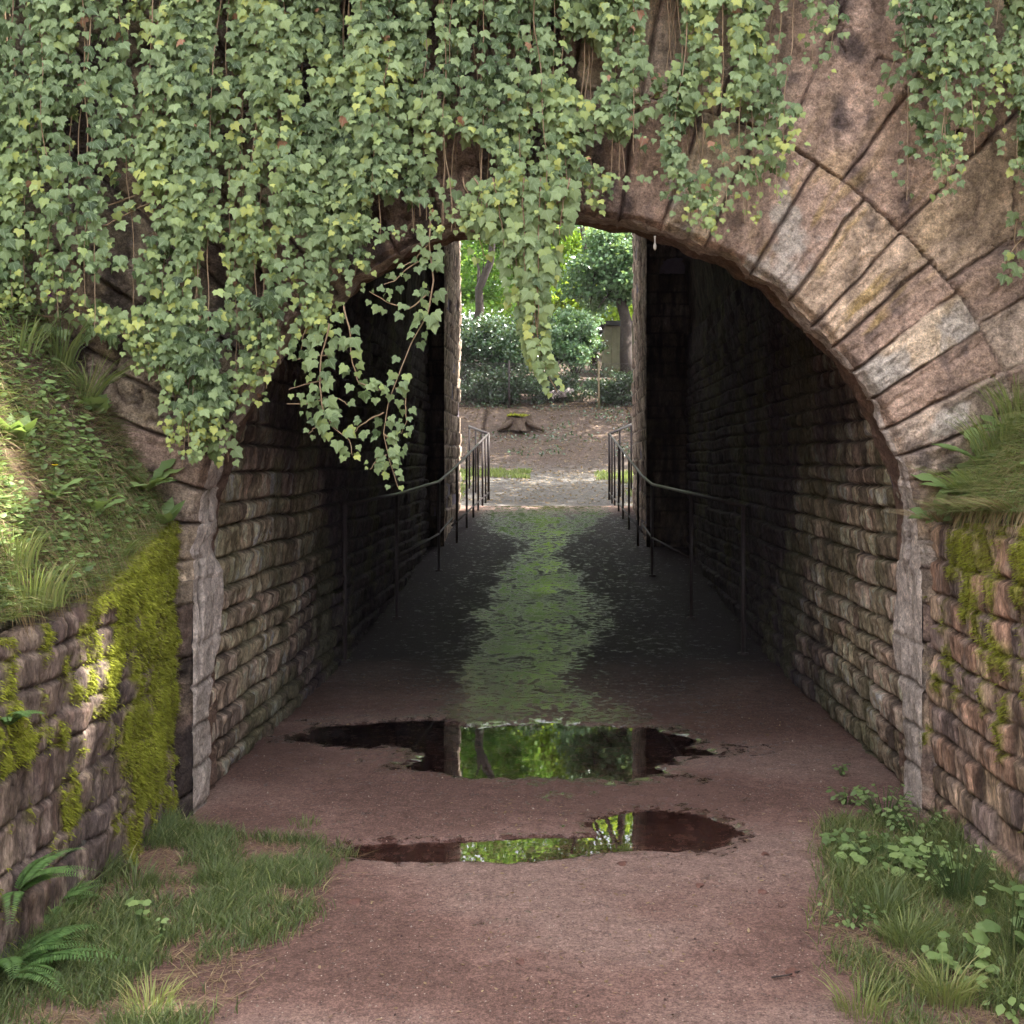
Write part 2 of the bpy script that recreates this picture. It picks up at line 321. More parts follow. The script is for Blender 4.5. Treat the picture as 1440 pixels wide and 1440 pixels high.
# --- path sheet
ys = np.concatenate([np.linspace(-7, 2.4, 40), np.arange(2.5, 8.2, .02), np.arange(8.2, 12, .04), np.linspace(12.05, 17.95, 110)])
xs = np.arange(-2.05, 2.06, .025)
Y, X = np.meshgrid(ys, xs, indexing='ij')
Z, pud = floorz(X, Y)
WY = [7.0, 7.6, 8.3, 9, 10, 11, 12, 13, 14, 15, 16, 17, 18.5]; WLp = [600, 640, 640, 650, 662, 668, 674, 700, 712, 735, 690, 680, 690]; WRp = [900, 875, 800, 815, 838, 848, 845, 822, 785, 795, 835, 850, 860]
xl = (np.interp(Y, WY, WLp)-CX)*Y/F; xr = (np.interp(Y, WY, WRp)-CX)*Y/F; ed_ = .45*(fbm(X*4, Y*1.8, 4, 21)-.5)
wet = .90*smooth(-.24, .26, X-xl+ed_)*smooth(-.24, .26, xr-X+ed_)*smooth(6.6, 7.1, Y+.5*(fbm(X*2, Y*2, 3, 23)-.5)*2)
wet = wet*(1-.45*smooth(.42, .70, fbm(X*4.5, Y*2.2, 5, 27, .65)))                       # dry islands
damp = .42*smooth(5.5, 6.6, Y+.8*(fbm(X*1.5, Y*1.5, 3, 24)-.5))*(1-smooth(.9, 1.5, np.abs(X)))*smooth(.3, .7, fbm(X*2, Y*2, 4, 25)+.1)
_, pw = floorz(X, Y, 1.22)
wet = np.clip(np.maximum(np.maximum(wet, damp*.45), .62*smooth(.0, .75, pw)*(Y < 8))+.5*smooth(.1, .6, pud)*(Y < 8), 0, 1)
patch = fbm(X*1.1, Y*1.3, 5, 40); patch = np.clip((patch-.5)*2.2+.5, 0, 1)
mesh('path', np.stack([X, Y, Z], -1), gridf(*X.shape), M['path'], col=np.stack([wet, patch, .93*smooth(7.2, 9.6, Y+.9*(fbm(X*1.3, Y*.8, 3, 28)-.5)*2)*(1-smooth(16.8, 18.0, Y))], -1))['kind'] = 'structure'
# water sheets lie in the hollows of the path
for (x0, x1, y0, y1) in ((-1.66, 1.3, 5.35, 7.9), (-1.15, 1.0, 4.4, 5.32)):
    nx, ny = 24, 20; a, b = np.meshgrid(np.linspace(x0, x1, nx), np.linspace(y0, y1, ny), indexing='ij')
    o = mesh('puddle', np.stack([a, b, a*0+WATER_Z], -1), gridf(nx, ny), M['water']); o['kind'] = 'structure'
# --- terrain sheet
def terr(X, Y):
    near = np.where(np.abs(X) < 1.76, -.35, np.minimum(bankz(X, np.minimum(Y, 5.1))-.12, 5.2))
    over = 7.6-2.2*(1-smooth(5.4, 8.2, Y))
    side = .35*np.clip(np.abs(X)-4.5, 0, 12)*smooth(18, 21, Y)*.6
    far = prof(Y)-.06+side+np.where((Y < 17.7) & (np.abs(X) < 2.0), -.25, 0)+.12*(fbm(X*.6, Y*.6, 4, 51)-.5)*smooth(20, 24, Y)
    return np.where(Y < 5.3, near, np.where(Y < 17.75, over, far))
tx = np.unique(np.concatenate([np.linspace(-250, -20, 24), np.linspace(-20, -5, 30), np.linspace(-5, 5, 101), np.linspace(5, 20, 30), np.linspace(20, 250, 24), [-1.8, 1.8]]))
ty = np.unique(np.concatenate([np.linspace(-150, -8, 16), np.linspace(-8, 5.25, 60), np.linspace(5.35, 17.7, 40), np.linspace(17.8, 45, 180), np.linspace(46, 300, 40)]))
TY, TX = np.meshgrid(ty, tx, indexing='ij'); TZ = terr(TX, TY)
zz = np.stack([TZ[:-1, :-1], TZ[1:, :-1], TZ[1:, 1:], TZ[:-1, 1:]]); xm = (TX[:-1, :-1]+TX[:-1, 1:])/2
jump = (np.ptp(zz, axis=0) > 2) & (np.abs(xm) < 2.4)
# the far land lit and trodden: pale dusty track near the portal, brown leaf litter above
soil = np.stack([np.full_like(TX, v) for v in (.088, .064, .052)], -1)*(.7+.7*fbm(TX*2, TY*2, 4, 60))[..., None]
trk = (1-smooth(22.5, 25.5, TY+1.0*(fbm(TX*.8, TY, 3, 61)-.5)))[..., None]
soil = soil*(1-trk)+np.array([.125, .120, .112])*trk*(.8+.4*fbm(TX*3, TY*3, 3, 62))[..., None]
mesh('ground', np.stack([TX, TY, TZ], -1), gridf(*TX.shape, ~jump), M['earth'], col=soil)['kind'] = 'structure'
# --- banks
for sgn, nm_ in ((-1, 'bank'), (1, 'bank')):
    dx = np.concatenate([np.arange(0, 1.4, .02), np.linspace(1.42, 4.2, 40)]); by = np.concatenate([np.linspace(-7, 2.6, 30), np.arange(2.7, 5.2, .025)])
    D, B = np.meshgrid(dx, by, indexing='ij'); Xb = np.where(sgn < 0, WL+.0-D, WR+D)
    # start a little in from the wall face so the coping shows
    Xb = Xb+sgn*.03; Zb = bankz(Xb, B)
    c = np.stack([np.full_like(D, v) for v in (.13, .088, .062)], -1)*(.6+.9*fbm(Xb*4, B*4, 4, 70+sgn))[..., None]
    f = gridf(*D.shape); f = f if sgn > 0 else f[:, ::-1]
    mesh(nm_, np.stack([Xb, B, Zb], -1), f, M['earth'], col=c)['kind'] = 'structure'
# ------------------------------------------------------------------ bridge
bridge = empty('stone_bridge', (0, 5.4, 0))
tag(bridge, 'old stone underpass bridge with a round arch of long wedge stones hung with ivy', 'bridge')
def bpart(name, *a, **k):
    o = mesh(name, *a, **k); o.parent = bridge; o.matrix_parent_inverse.identity(); o.location = (0, -5.4, 0); return o
RINGS = [R_ARCH, 2.212, 3.02, 3.75, 4.6, 7.0]
def cuts(seed, lo, hi):
    r_ = np.random.default_rng(seed); c = [-40.]
    while c[-1] < 220: c.append(c[-1]+r_.uniform(lo, hi))
    return np.array(c)
c0 = np.array([-40, -32, -24, -17, -10, -4, 1.5, 6.5, 11.2, 15.8, 20.1, 24.8, 30.1, 35.3, 40.2, 45, 50.7, 58, 66, 73, 80, 87, 94, 101, 108, 116, 122, 128, 134, 139, 144.5, 150, 155, 160, 165.5, 171, 177, 184, 192, 200, 210, 225])
c1 = np.array([-40, -30, -20, -12, -5, 2, 9, 17.5, 24.5, 31, 37, 45.4, 54.5, 63, 71, 80, 88, 97, 106, 114, 122, 131, 139, 147, 154, 162, 170, 178, 187, 197, 210, 225])
CUTS = [c0, c1, cuts(3, 6, 11), cuts(4, 6, 10), cuts(5, 5, 9)]
HOLE = W(1350, 186, YF)
def facade(X, Z):
    dxx = X; dzz = Z-Z_SPR; r = np.hypot(dxx, dzz); th = np.degrees(np.arctan2(dzz, dxx)); th = np.where(th < -90, th+360, th)
    rw = r+.035*(fbm(X*2.4, Z*2.4, 3, 80)-.5)*smooth(1.7, 2.0, r); tw = th+1.6*(fbm(X*3, Z*3, 3, 81)-.5)
    k = np.clip(np.searchsorted(RINGS, rw)-1, 0, 4)
    H = np.zeros_like(X); dj = np.full_like(X, 9.); cid = np.zeros_like(X); loc = np.zeros_like(X)
    for i in range(5):
        m = k == i; c = CUTS[i]; j = np.clip(np.searchsorted(c, tw[m])-1, 0, len(c)-2)
        d1 = (tw[m]-c[j])*np.pi/180*r[m]; d2 = (c[j+1]-tw[m])*np.pi/180*r[m]
        d = np.minimum(d1, d2)
        dr = np.minimum(rw[m]-RINGS[i] if i else rw[m]*0+9, RINGS[i+1]-rw[m]); dj[m] = np.minimum(d, dr*1.2)
        cid[m] = hid(j, j*0+i, 82); loc[m] = d1/(d1+d2)
    gw = .003+.010*fbm(X*5, Z*5, 4, 83)**1.5; lost = smooth(.35, .55, fbm(X*2.3, Z*2.3, 3, 79))
    groove = np.exp(-(dj/gw)**2)
    H = .030*(cid-.5)+.022*(loc-.5)*(cid*4 % 1)+.035*(fbm(X*5, Z*5, 4, 84)-.5)+.016*(fbm(X*22, Z*22, 3, 85)-.5)
    bed = fbm(tw*.9, rw*3.0, 4, 86); H = H+.018*(bed-.5)
    H = H+.010*smooth(0, .009, dj)-.040*groove*(.35+.9*lost)
    rg = 1-np.abs(2*fbm(X*4+2, Z*4, 4, 76)-1); ck = smooth(.955, .995, rg)*smooth(.45, .6, fbm(X*1.4, Z*1.4, 2, 77)); H = H-.014*ck+.022*(fbm(X*2.2+7, Z*2.2, 4, 73)-.5)
    H = H+.010*(fbm(X*55, Z*55, 2, 78)-.5)+.022*(np.abs(fbm(tw*.55+3, rw*5, 4, 75)-.5)*-2)
    H = H+.02*(fbm(X*1.2, Z*1.2, 2, 88)-.5)*2
    hd = np.hypot(X-HOLE[0], Z-HOLE[2]); H = H-.10*(1-smooth(.013, .020, hd))
    # colour
    n1 = fbm(X*2, Z*2, 4, 90); n3 = fbm(X*9, Z*9, 4, 91)
    pal = np.array([(.53, .405, .29), (.43, .31, .235), (.50, .40, .31), (.57, .46, .335), (.40, .29, .225)])
    C = pal[np.clip((cid*5).astype(int), 0, 4)]
    C = C*(.60+1.0*n3)[..., None]; vs = smooth(.52, .64, fbm(X*9, Z*1.3, 4, 74))*.35; C = C*(1-vs[..., None])
    soot = smooth(.50, .66, .55*fbm(X*4.5, Z*1.6, 4, 92)+.45*fbm(X*12, Z*9, 4, 93)+.05*(X < 0))
    C = C*(1-.72*soot[..., None])+np.array([.060, .050, .056])*.72*soot[..., None]
    och = smooth(.50, .64, fbm(X*3.2, Z*2.2, 4, 94)*.6+.4*bed)*np.exp(-((X-1.15)/.5)**2-((Z-2.35)/.6)**2)
    C = C*(1-och[..., None]*.85)+np.array([.44, .31, .095])*och[..., None]*.85
    wh = smooth(.62, .70, fbm(X*6, Z*5, 4, 95)*.7+.3*cid)*smooth(2.35, 2.1, r)*(X > .5)
    C = C*(1-wh[..., None]*.8)+np.array([.50, .46, .40])*wh[..., None]*.8
    dirt = np.maximum(np.exp(-(dj/.008)**2)*(.25+.5*lost), .6*ck)
    C = C*(1-dirt[..., None])+np.array([.10, .068, .055])*dirt[..., None]
    dk = smooth(.5, -.6, X)*.45*(1-.4*n1); C = C*(1-dk[..., None])     # stone tone darker towards the left
    C = np.where((hd < .02)[..., None], .01, C)
    return H, C
nt_, nr_ = 900, 380
th = np.linspace(-.001, np.pi+.001, nt_); t = np.linspace(0, 1, nr_)
XE, ZE = 4.6, 5.2-Z_SPR
Rm = np.minimum(XE/np.maximum(np.abs(np.cos(th)), 1e-6), ZE/np.maximum(np.sin(th), 1e-6))
TH, T_ = np.meshgrid(th, t, indexing='ij'); RR = R_ARCH+(Rm[:, None]-R_ARCH)*T_**1.15
# chipped arris: the inner edge wanders a little
RR = RR+(.016*(fbm(TH*14, TH*0, 4, 96)-.5)*2)*(1-smooth(0, .08, RR-R_ARCH))
FX = RR*np.cos(TH); FZ = Z_SPR+RR*np.sin(TH)
H, C = facade(FX, FZ)
edge = .05*(1-smooth(0, .035, RR-R_ARCH))**2         # arris worn back
FY = YF-H+edge
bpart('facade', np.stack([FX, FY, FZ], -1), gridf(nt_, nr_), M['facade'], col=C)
for sgn in (-1, 1):
    jx = np.arange(R_ARCH, 1.95, .008); jz = np.arange(-.12, Z_SPR+.006, .009); JX, JZ = np.meshgrid(jx*sgn, jz, indexing='ij')
    h, C2 = facade(JX, JZ); e2 = .05*(1-smooth(0, .035, np.abs(JX)-R_ARCH))**2
    f = gridf(*JX.shape); f = f if sgn < 0 else f[:, ::-1]
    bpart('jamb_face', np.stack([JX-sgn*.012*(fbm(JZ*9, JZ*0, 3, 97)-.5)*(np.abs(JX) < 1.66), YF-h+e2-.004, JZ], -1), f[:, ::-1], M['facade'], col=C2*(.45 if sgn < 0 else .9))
# soffit and jambs of the front arch (pale flaking render)
sL = np.linspace(-.1, Z_SPR, 110)[:-1]; path2 = [(-1.0, z, 0) for z in sL]
jl = np.stack([np.full(109, -R_ARCH), sL], 1); arc = np.stack([FX[::-1, 0], FZ[::-1, 0]], 1); jr = np.stack([np.full(109, R_ARCH), sL[::-1]], 1)
prf = np.concatenate([jl, arc, jr]); y_front = np.concatenate([np.full(109, FY[-1, 0]), FY[::-1, 0], np.full(109, FY[0, 0])])
nrmv = np.concatenate([np.tile([1., 0], (109, 1)), -np.stack([np.cos(th[::-1]), np.sin(th[::-1])], 1), np.tile([-1., 0], (109, 1))])
dd = np.linspace(0, 1, 70); S, Dd = np.meshgrid(np.arange(len(prf))*.0055, dd, indexing='ij')
Yr = y_front[:, None]*(1-Dd)+YB*Dd
lump = .050*(fbm(S*7, Yr*6, 4, 100)-.45)+.02*(fbm(S*15, Yr*15, 3, 101)-.5)
zl = prf[:, 1][:, None]+0*Dd
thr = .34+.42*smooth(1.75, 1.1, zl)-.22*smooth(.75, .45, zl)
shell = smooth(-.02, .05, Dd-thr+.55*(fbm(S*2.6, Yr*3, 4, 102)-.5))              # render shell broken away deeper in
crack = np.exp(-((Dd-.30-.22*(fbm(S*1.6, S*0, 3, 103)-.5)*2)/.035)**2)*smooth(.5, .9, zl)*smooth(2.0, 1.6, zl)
off = (lump-.045*shell-.02*crack)*smooth(0, .05, Dd)
zz_ = prf[:, 1][:, None]
joint_r = np.exp(-((((zz_+.02*(n2(Yr*8, S, 5))) % .19)-.02)/.012)**2)*smooth(.85, .70, zz_)
off = off-.014*joint_r
PX = prf[:, 0][:, None]+nrmv[:, 0][:, None]*off; PZ_ = prf[:, 1][:, None]+nrmv[:, 1][:, None]*off
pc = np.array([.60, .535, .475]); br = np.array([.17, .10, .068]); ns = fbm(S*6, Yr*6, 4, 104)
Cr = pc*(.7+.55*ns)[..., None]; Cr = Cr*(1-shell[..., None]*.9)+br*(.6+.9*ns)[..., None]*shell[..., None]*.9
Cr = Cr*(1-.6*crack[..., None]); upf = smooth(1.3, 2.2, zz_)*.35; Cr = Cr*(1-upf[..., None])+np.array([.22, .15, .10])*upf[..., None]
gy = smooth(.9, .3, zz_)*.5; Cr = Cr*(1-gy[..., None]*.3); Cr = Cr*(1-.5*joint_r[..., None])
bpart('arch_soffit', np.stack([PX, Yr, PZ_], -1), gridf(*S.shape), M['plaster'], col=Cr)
# back of the front wall
nb = 120; tb = np.linspace(0, np.pi, nb); Rb = np.minimum(XE/np.maximum(np.abs(np.cos(tb)), 1e-6), ZE/np.maximum(np.sin(tb), 1e-6))
TB, UB = np.meshgrid(tb, np.linspace(0, 1, 12), indexing='ij'); RB = 1.705+(Rb[:, None]-1.705)*UB
b = MB(); b.add(np.stack([RB*np.cos(TB), YB+0*RB, Z_SPR+RB*np.sin(TB)], -1).reshape(-1, 3), gridf(nb, 12))
b.box((-4.6, 5.06, 5.17), (4.6, 5.75, 5.36)); b.box((-4.6, 5.25, -.2), (-1.72, YB, 1.07)); b.box((1.72, 5.25, -.2), (4.6, YB, 1.07))
o = b.build('wall_core', M['liner']); o.parent = bridge; o.location = (0, -5.4, 0)
# rubble courses
def courses(u, z, seed, hm=.13, lm=.19):
    r_ = np.random.default_rng(seed); rows = [-.3]
    while rows[-1] < 8: rows.append(rows[-1]+hm*r_.uniform(.78, 1.25))
    rows = np.array(rows)
    zw = z+.022*(fbm(u*1.6, z*.9, 3, seed)-.5)*2; uw = u+.03*(fbm(z*7, u*3, 2, seed+1)-.5)
    k = np.searchsorted(rows, zw)-1; dz = np.minimum(zw-rows[k], rows[k+1]-zw)
    du = np.zeros_like(u); cid = np.zeros_like(u); ph = np.zeros_like(u)
    for i in np.unique(k):
        m = k == i; r2 = np.random.default_rng(seed*100+int(i)); c = [-8+r2.uniform(0, .3)]
        while c[-1] < 20: c.append(c[-1]+lm*r2.uniform(.45, 1.7))
        c = np.array(c); j = np.clip(np.searchsorted(c, uw[m])-1, 0, len(c)-2)
        du[m] = np.minimum(uw[m]-c[j], c[j+1]-uw[m]); cid[m] = hid(j, j*0+i, seed+2); ph[m] = (zw[m]-rows[i])/(rows[i+1]-rows[i])
    return dz, du, cid, ph
def rubble(u, z, seed, amp=1.0, hm=.13, lm=.19):
    dz, du, cid, ph = courses(u, z, seed, hm, lm)
    miss = (hid(np.floor(cid*977), np.floor(cid*31), seed) > .94)
    e = np.minimum(dz, du*1.1); pil = 1-np.exp(-(e/.010)**1.6); fr_ = np.abs(2*fbm(u*11, z*7, 4, seed+9)-1)
    h = amp*(.034*pil*(.45+.9*cid)+.030*(.3-fr_)*pil+.020*(fbm(u*14, z*8, 4, seed+4)-.5)+.018*(fbm(u*45, z*16, 3, seed+5)-.5)+.03*(fbm(u*1.5, z*1.5, 2, seed+6)-.5))
    h = h+amp*.016*(ph-.5)*pil - np.where(miss, .03*pil, 0)
    return h, e, cid, ph
def side_col(u, z, e, cid, seed, pal):
    C = pal[np.clip((cid*len(pal)).astype(int), 0, len(pal)-1)]*(.6+.8*fbm(u*9, z*5, 4, seed+7))[..., None]
    st = smooth(.46, .62, fbm(u*20, z*3.5, 4, seed+8)); C = C*(1-.6*st[..., None]); hl = smooth(.56, .68, fbm(u*30, z*7, 3, seed+10))*.4; C = C*(1+hl[..., None])
    j = np.exp(-(e/.011)**2)*.8; C = C*(1-j[..., None])+np.array([.035, .026, .022])*j[..., None]
    return C
pal_in = np.array([(.33, .275, .185), (.285, .235, .165), (.36, .30, .215), (.24, .185, .14), (.30, .235, .185)])*2.2
for sgn in (-1, 1):
    u = np.concatenate([np.arange(YB-.16, 9.2, .009), np.arange(9.2, 15.05, .05)]); z = np.concatenate([np.arange(-.12, 2.9, .010), np.arange(2.9, 3.3, .05)])
    U, Zw = np.meshgrid(u, z, indexing='ij'); h, e, cid, ph = rubble(U, Zw, 200+sgn, 1.15)
    C = side_col(U, Zw, e, cid, 210+sgn, pal_in)
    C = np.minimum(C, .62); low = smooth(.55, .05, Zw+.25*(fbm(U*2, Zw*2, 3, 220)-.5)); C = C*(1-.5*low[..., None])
    deep = smooth(6.4, 8.4, U+1.1*(fbm(U*1.3, Zw*1.6, 4, 222)-.5)*2+.9*smooth(1.1, 2.4, Zw)*(1 if sgn < 0 else .8)); C = C*(1-deep[..., None]*.93)+np.array([.036, .029, .040])*deep[..., None]*.93   # lining darkened with depth: tunnel shade painted in along with soot
    gr = smooth(.52, .66, fbm(U*2.2, Zw*1.5, 4, 223))*.45; C = C*(1-gr[..., None])+np.array([.12, .13, .06])*gr[..., None]
    Xw = sgn*(1.735-h)
    f = gridf(*U.shape); f = f if sgn < 0 else f[:, ::-1]
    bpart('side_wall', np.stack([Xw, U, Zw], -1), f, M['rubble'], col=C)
# vault above the side walls, tunnel shade put into its dark stone colour
ty_ = np.array([YB, 6.2, 7.2, 8.5, 11, 15.05]); cz = np.array([4.75, 5.2, 6.2, 7.0, 7.1, 7.1]); ta = np.linspace(0, np.pi, 25)
vy = np.linspace(YB, 15.05, 240); va = np.linspace(0, np.pi, 150); VY, VA = np.meshgrid(vy, va, indexing='ij'); VC = np.interp(VY, ty_, cz)
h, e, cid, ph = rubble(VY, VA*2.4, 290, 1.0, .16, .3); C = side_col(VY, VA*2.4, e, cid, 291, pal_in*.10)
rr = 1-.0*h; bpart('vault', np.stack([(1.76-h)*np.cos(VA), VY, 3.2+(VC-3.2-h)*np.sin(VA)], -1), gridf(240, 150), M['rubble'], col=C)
# far portal: two piers and the wall above; block faces with their own relief
XL, XR, Y1, Y2, ZT = -1.49, 1.15, 15.0, 17.8, 6.7
def pier_face(name, origin, du_, length, z0, z1, nrm, seed, st=.025, pal=pal_in, flip=False, dark=0):
    u = np.arange(0, length+st, st); z = np.arange(z0, z1, st*.8); U, Zw = np.meshgrid(u, z, indexing='ij')
    h, e, cid, ph = rubble(U+3, Zw, seed, .8, .2, .33); C = side_col(U, Zw, e, cid, seed, pal)*(1-dark)
    P = np.array(origin)[None, None]+U[..., None]*np.array(du_)+Zw[..., None]*np.array([0, 0, 1.])+h[..., None]*np.array(nrm)
    f = gridf(*U.shape); f = f[:, ::-1] if flip else f
    return bpart(name, P, f, M['rubble'], col=C)
b = MB(); b.box((-9, Y1, -.3), (XL-.05, Y2-.04, 7.9)); o = b.build('far_pier', M['liner'], bridge); o.location = (0, -5.4, 0)
b = MB(); b.box((XR+.05, Y1, -.3), (9, Y2-.04, 7.9)); o = b.build('far_pier', M['liner'], bridge); o.location = (0, -5.4, 0)
b = MB(); b.box((XL-.2, Y1+.002, ZT), (XR+.2, Y2-.06, 7.88)); o = b.build('far_lintel', M['liner'], bridge); o.location = (0, -5.4, 0)
pal_p = np.array([(.34, .27, .21), (.29, .225, .175), (.38, .31, .25), (.25, .19, .15)])
pier_face('pier_reveal', (XL-.05, Y1, 0), (0, 1, 0), Y2-Y1, -.2, ZT+.1, (1, 0, 0), 301, pal=pal_p)
pier_face('pier_reveal', (XR+.05, Y1, 0), (0, 1, 0), Y2-Y1, -.2, ZT+.1, (-1, 0, 0), 302, pal=pal_p, flip=True)
pier_face('pier_face', (XL-.30, Y1-.012, 0), (1, 0, 0), .28, -.2, ZT+.1, (0, -1, 0), 303, pal=pal_p, dark=.75)  # tunnel-side stone darkened, its shade put into the colour
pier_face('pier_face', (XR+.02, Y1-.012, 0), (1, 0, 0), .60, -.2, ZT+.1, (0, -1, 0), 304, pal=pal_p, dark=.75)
# lime drip under the crown
q = MB(); p0 = W(921, 338, 5.2); zs = np.array([0, .012, .03, .045, .058, .066]); q.tube([p0+np.array([0, 0, .02-k]) for k in zs], [.006, .004, .003, .008, .007, .001], 8)
o = q.build('lime_drip', M['lime'], bridge, True); o.location = (0, -5.4, 0); o['label'] = 'short white lime drip hanging from the arch edge'
# ------------------------------------------------------------------ retaining walls with moss
pal_w = np.array([(.23, .165, .135), (.27, .20, .155), (.20, .15, .14), (.31, .23, .17), (.25, .16, .12)])
for sgn in (-1, 1):
    L = sgn < 0; x0 = WL if L else WR; topf = top_l if L else top_r
    root = empty('retaining_wall', (x0, 4, 0))
    tag(root, 'dark rough retaining wall thick with yellow green moss on the left of the path' if L else 'reddish brown rough retaining wall with scattered moss on the right of the path', 'wall')
    u = np.concatenate([np.linspace(-7, 2.6, 80), np.arange(2.62, YF+.05, .007)]); vz = np.concatenate([np.linspace(0, 1, 180), 1+np.linspace(.01, .25, 14)])
    U, Vv = np.meshgrid(u, vz, indexing='ij'); tp = topf(U)+.02*(fbm(U*5, U*0, 3, 240)-.5)
    Zw = np.where(Vv <= 1, -.12+(tp+.12)*Vv, tp+.0*Vv)
    inx = np.clip(Vv-1, 0, 1)
    h, e, cid, ph = rubble(U, Zw, 250+sgn, 1.0 if L else .70, .135, .2)
    h = np.where(L, h*.55+.045*(fbm(U*12, Zw*4, 4, 252)-.5), h)+.03*(fbm(U*7, Zw*3, 4, 251)-.5)
    C = side_col(U, Zw, e, cid, 260+sgn, pal_w)
    if L: C = (C*.40+.55*np.array([.17, .135, .125])*(.35+1.3*fbm(U*16, Zw*5, 4, 263))[..., None])*.80
    else: C = C*np.array([1.5, 1.5, 1.4])
    # pitted pale crust
    cr = smooth(.58, .70, fbm(U*20, Zw*10, 4, 262)); C = C*(1-.5*cr[..., None])+np.array([.36, .29, .24])*.5*cr[..., None]
    if L:
        mk = .95*smooth(4.25, 4.85, U)*smooth(-.1, .45, Zw)+.30
        mm = smooth(.48, .66, .45*fbm(U*4.2, Zw*2.6, 4, 270)+.55*fbm(U*17, Zw*9, 4, 271)+.24*(mk-.45))
        mm = mm*(1-.9*smooth(5.06, 5.12, U))
    else:
        mk = np.exp(-((U-4.55)/.30)**2-((Zw-.80)/.30)**2)+.9*smooth(1.0, 1.3, Zw)*smooth(5.0, 4.6, U)+.8*smooth(4.25, 4.0, U)*smooth(.5, .9, Zw)
        mm = smooth(.50, .66, .5*fbm(U*4, Zw*2.6, 4, 272)+.5*fbm(U*15, Zw*8, 4, 273)+.24*(mk-.55))
    old = smooth(.7, .25, Zw)[..., None] if L else 0*Zw[..., None]
    mc = np.array([.22, .225, .045])*(1-old*.55)+np.array([.12, .085, .02])*old*.55
    C = C*(1-mm[..., None]*.92)+mc*(.6+.8*fbm(U*25, Zw*25, 2, 274))[..., None]*mm[..., None]*.92
    h = h+.020*mm*(.3+fbm(U*14, Zw*11, 3, 277))
    P = np.stack([x0-sgn*h*(1-smooth(0, .06, inx))+sgn*inx*1.6+sgn*.02*smooth(.97, 1.0, Vv), U, Zw+.010*(fbm(U*20, inx*30, 3, 275)-.5)*(inx > 0)], -1)
    f = gridf(*U.shape); f = f if L else f[:, ::-1]
    o = mesh('wall_face', P, f, M['rubble'], root, col=C); o.location = (-x0, -4, 0)
    # moss tufts standing on the mossy places
    pr = (mm*(U > 2.6)*(inx < .05))**1.5; pr = (pr/pr.sum()).ravel(); n = 52000 if L else 26000
    ii = rng.choice(pr.size, n, p=pr); pts = P.reshape(-1, 3)[ii]+rng.normal(0, .004, (n, 3))*np.array([.3, 1, 1])
    rr = np.clip(.25+.55*rng.random(n)+.25*np.clip(pts[:, 2]-.5, -.6, .5)+.7*(fbm(pts[:, 1]*6, pts[:, 2]*5, 3, 276)-.5), 0, 1)
    lean = np.stack([-sgn*rng.uniform(.3, 1.0, n), rng.normal(0, .5, n), -rng.uniform(.1, 1.1, n)], 1)
    v, t2, l = blades(pts, rng.uniform(.008, .022, n), rng.uniform(.003, .006, n), lean*.8, up=np.array([-sgn*.6, 0, .1]), rnd=rr)
    o = mesh('moss', v, t2, M['moss'], root, lc=l); o.location = (-x0, -4, 0); o['kind'] = 'stuff'
# ------------------------------------------------------------------ railings
for sgn in (-1, 1):
    root = empty('tunnel_railing', (sgn*1.4, 9, 0))
    tag(root, 'thin metal railing along the %s tunnel wall rising to a barred end' % ('left' if sgn < 0 else 'right'), 'railing', 'railings on both sides of the tunnel')
    def rb(q, name, m):
        o = q.build(name, m, root, True); o.location = (-sgn*1.4, -9, 0); return o
    if sgn < 0: K = [(485, 710, 8.98), (558, 695, 10.9), (617, 677, 13.5), (636, 661, 14.8), (687, 610, 19.0), (660, 600, 20.6)]
    else: K = [(1045, 712, 9.3), (972, 694, 10.9), (917, 681, 13.2), (903, 669, 14.6), (857, 610, 19.0), (903, 590, 20.6)]
    K = [W(*k) for k in K]
    q = MB(); q.tube(K[:5], .016, 8); rb(q, 'handrail', M['pipe'])
    q = MB(); q.tube([K[4]+[0, -.01, -.004], K[5]], .024, 8); rb(q, 'handrail', M['pipe'])
    for k in K[:3]:
        q = MB(); zf = float(floorz(np.array(k[0]), np.array(k[1]))[0]); q.tube([(k[0], k[1], zf-.05), (k[0], k[1], k[2])], .018, 8)
        q.tube([(k[0], k[1], zf-.02), (k[0], k[1], zf+.012)], .045, 10); rb(q, 'post', M['pipe'])
    q = MB(); q.tube([np.array([k[0], k[1], k[2]-.62]) for k in K[1:4]], .012, 6); rb(q, 'mid_rail', M['iron'])
    q = MB(); q.tube([K[3]+[0, 0, -.72], K[4]+[0, 0, -.98], ], .014, 6); rb(q, 'lower_rail', M['iron'])
    for tt_ in (.10, .34, .52, .66, .80, .90, 1.0):
        p = K[3]*(1-tt_)+K[4]*tt_; w_ = .024 if tt_ == 1 else .017
        q = MB(); q.tube([(p[0], p[1], prof(p[1])-.05), (p[0], p[1], p[2])], w_, 6); rb(q, 'baluster', M['iron'])
    for tt_ in (.3, .65, 1.0):
        p = K[4]*(1-tt_)+K[5]*tt_
        q = MB(); q.tube([(p[0], p[1], prof(p[1])-.1), (p[0], p[1], p[2])], .018, 6); rb(q, 'baluster', M['iron'])
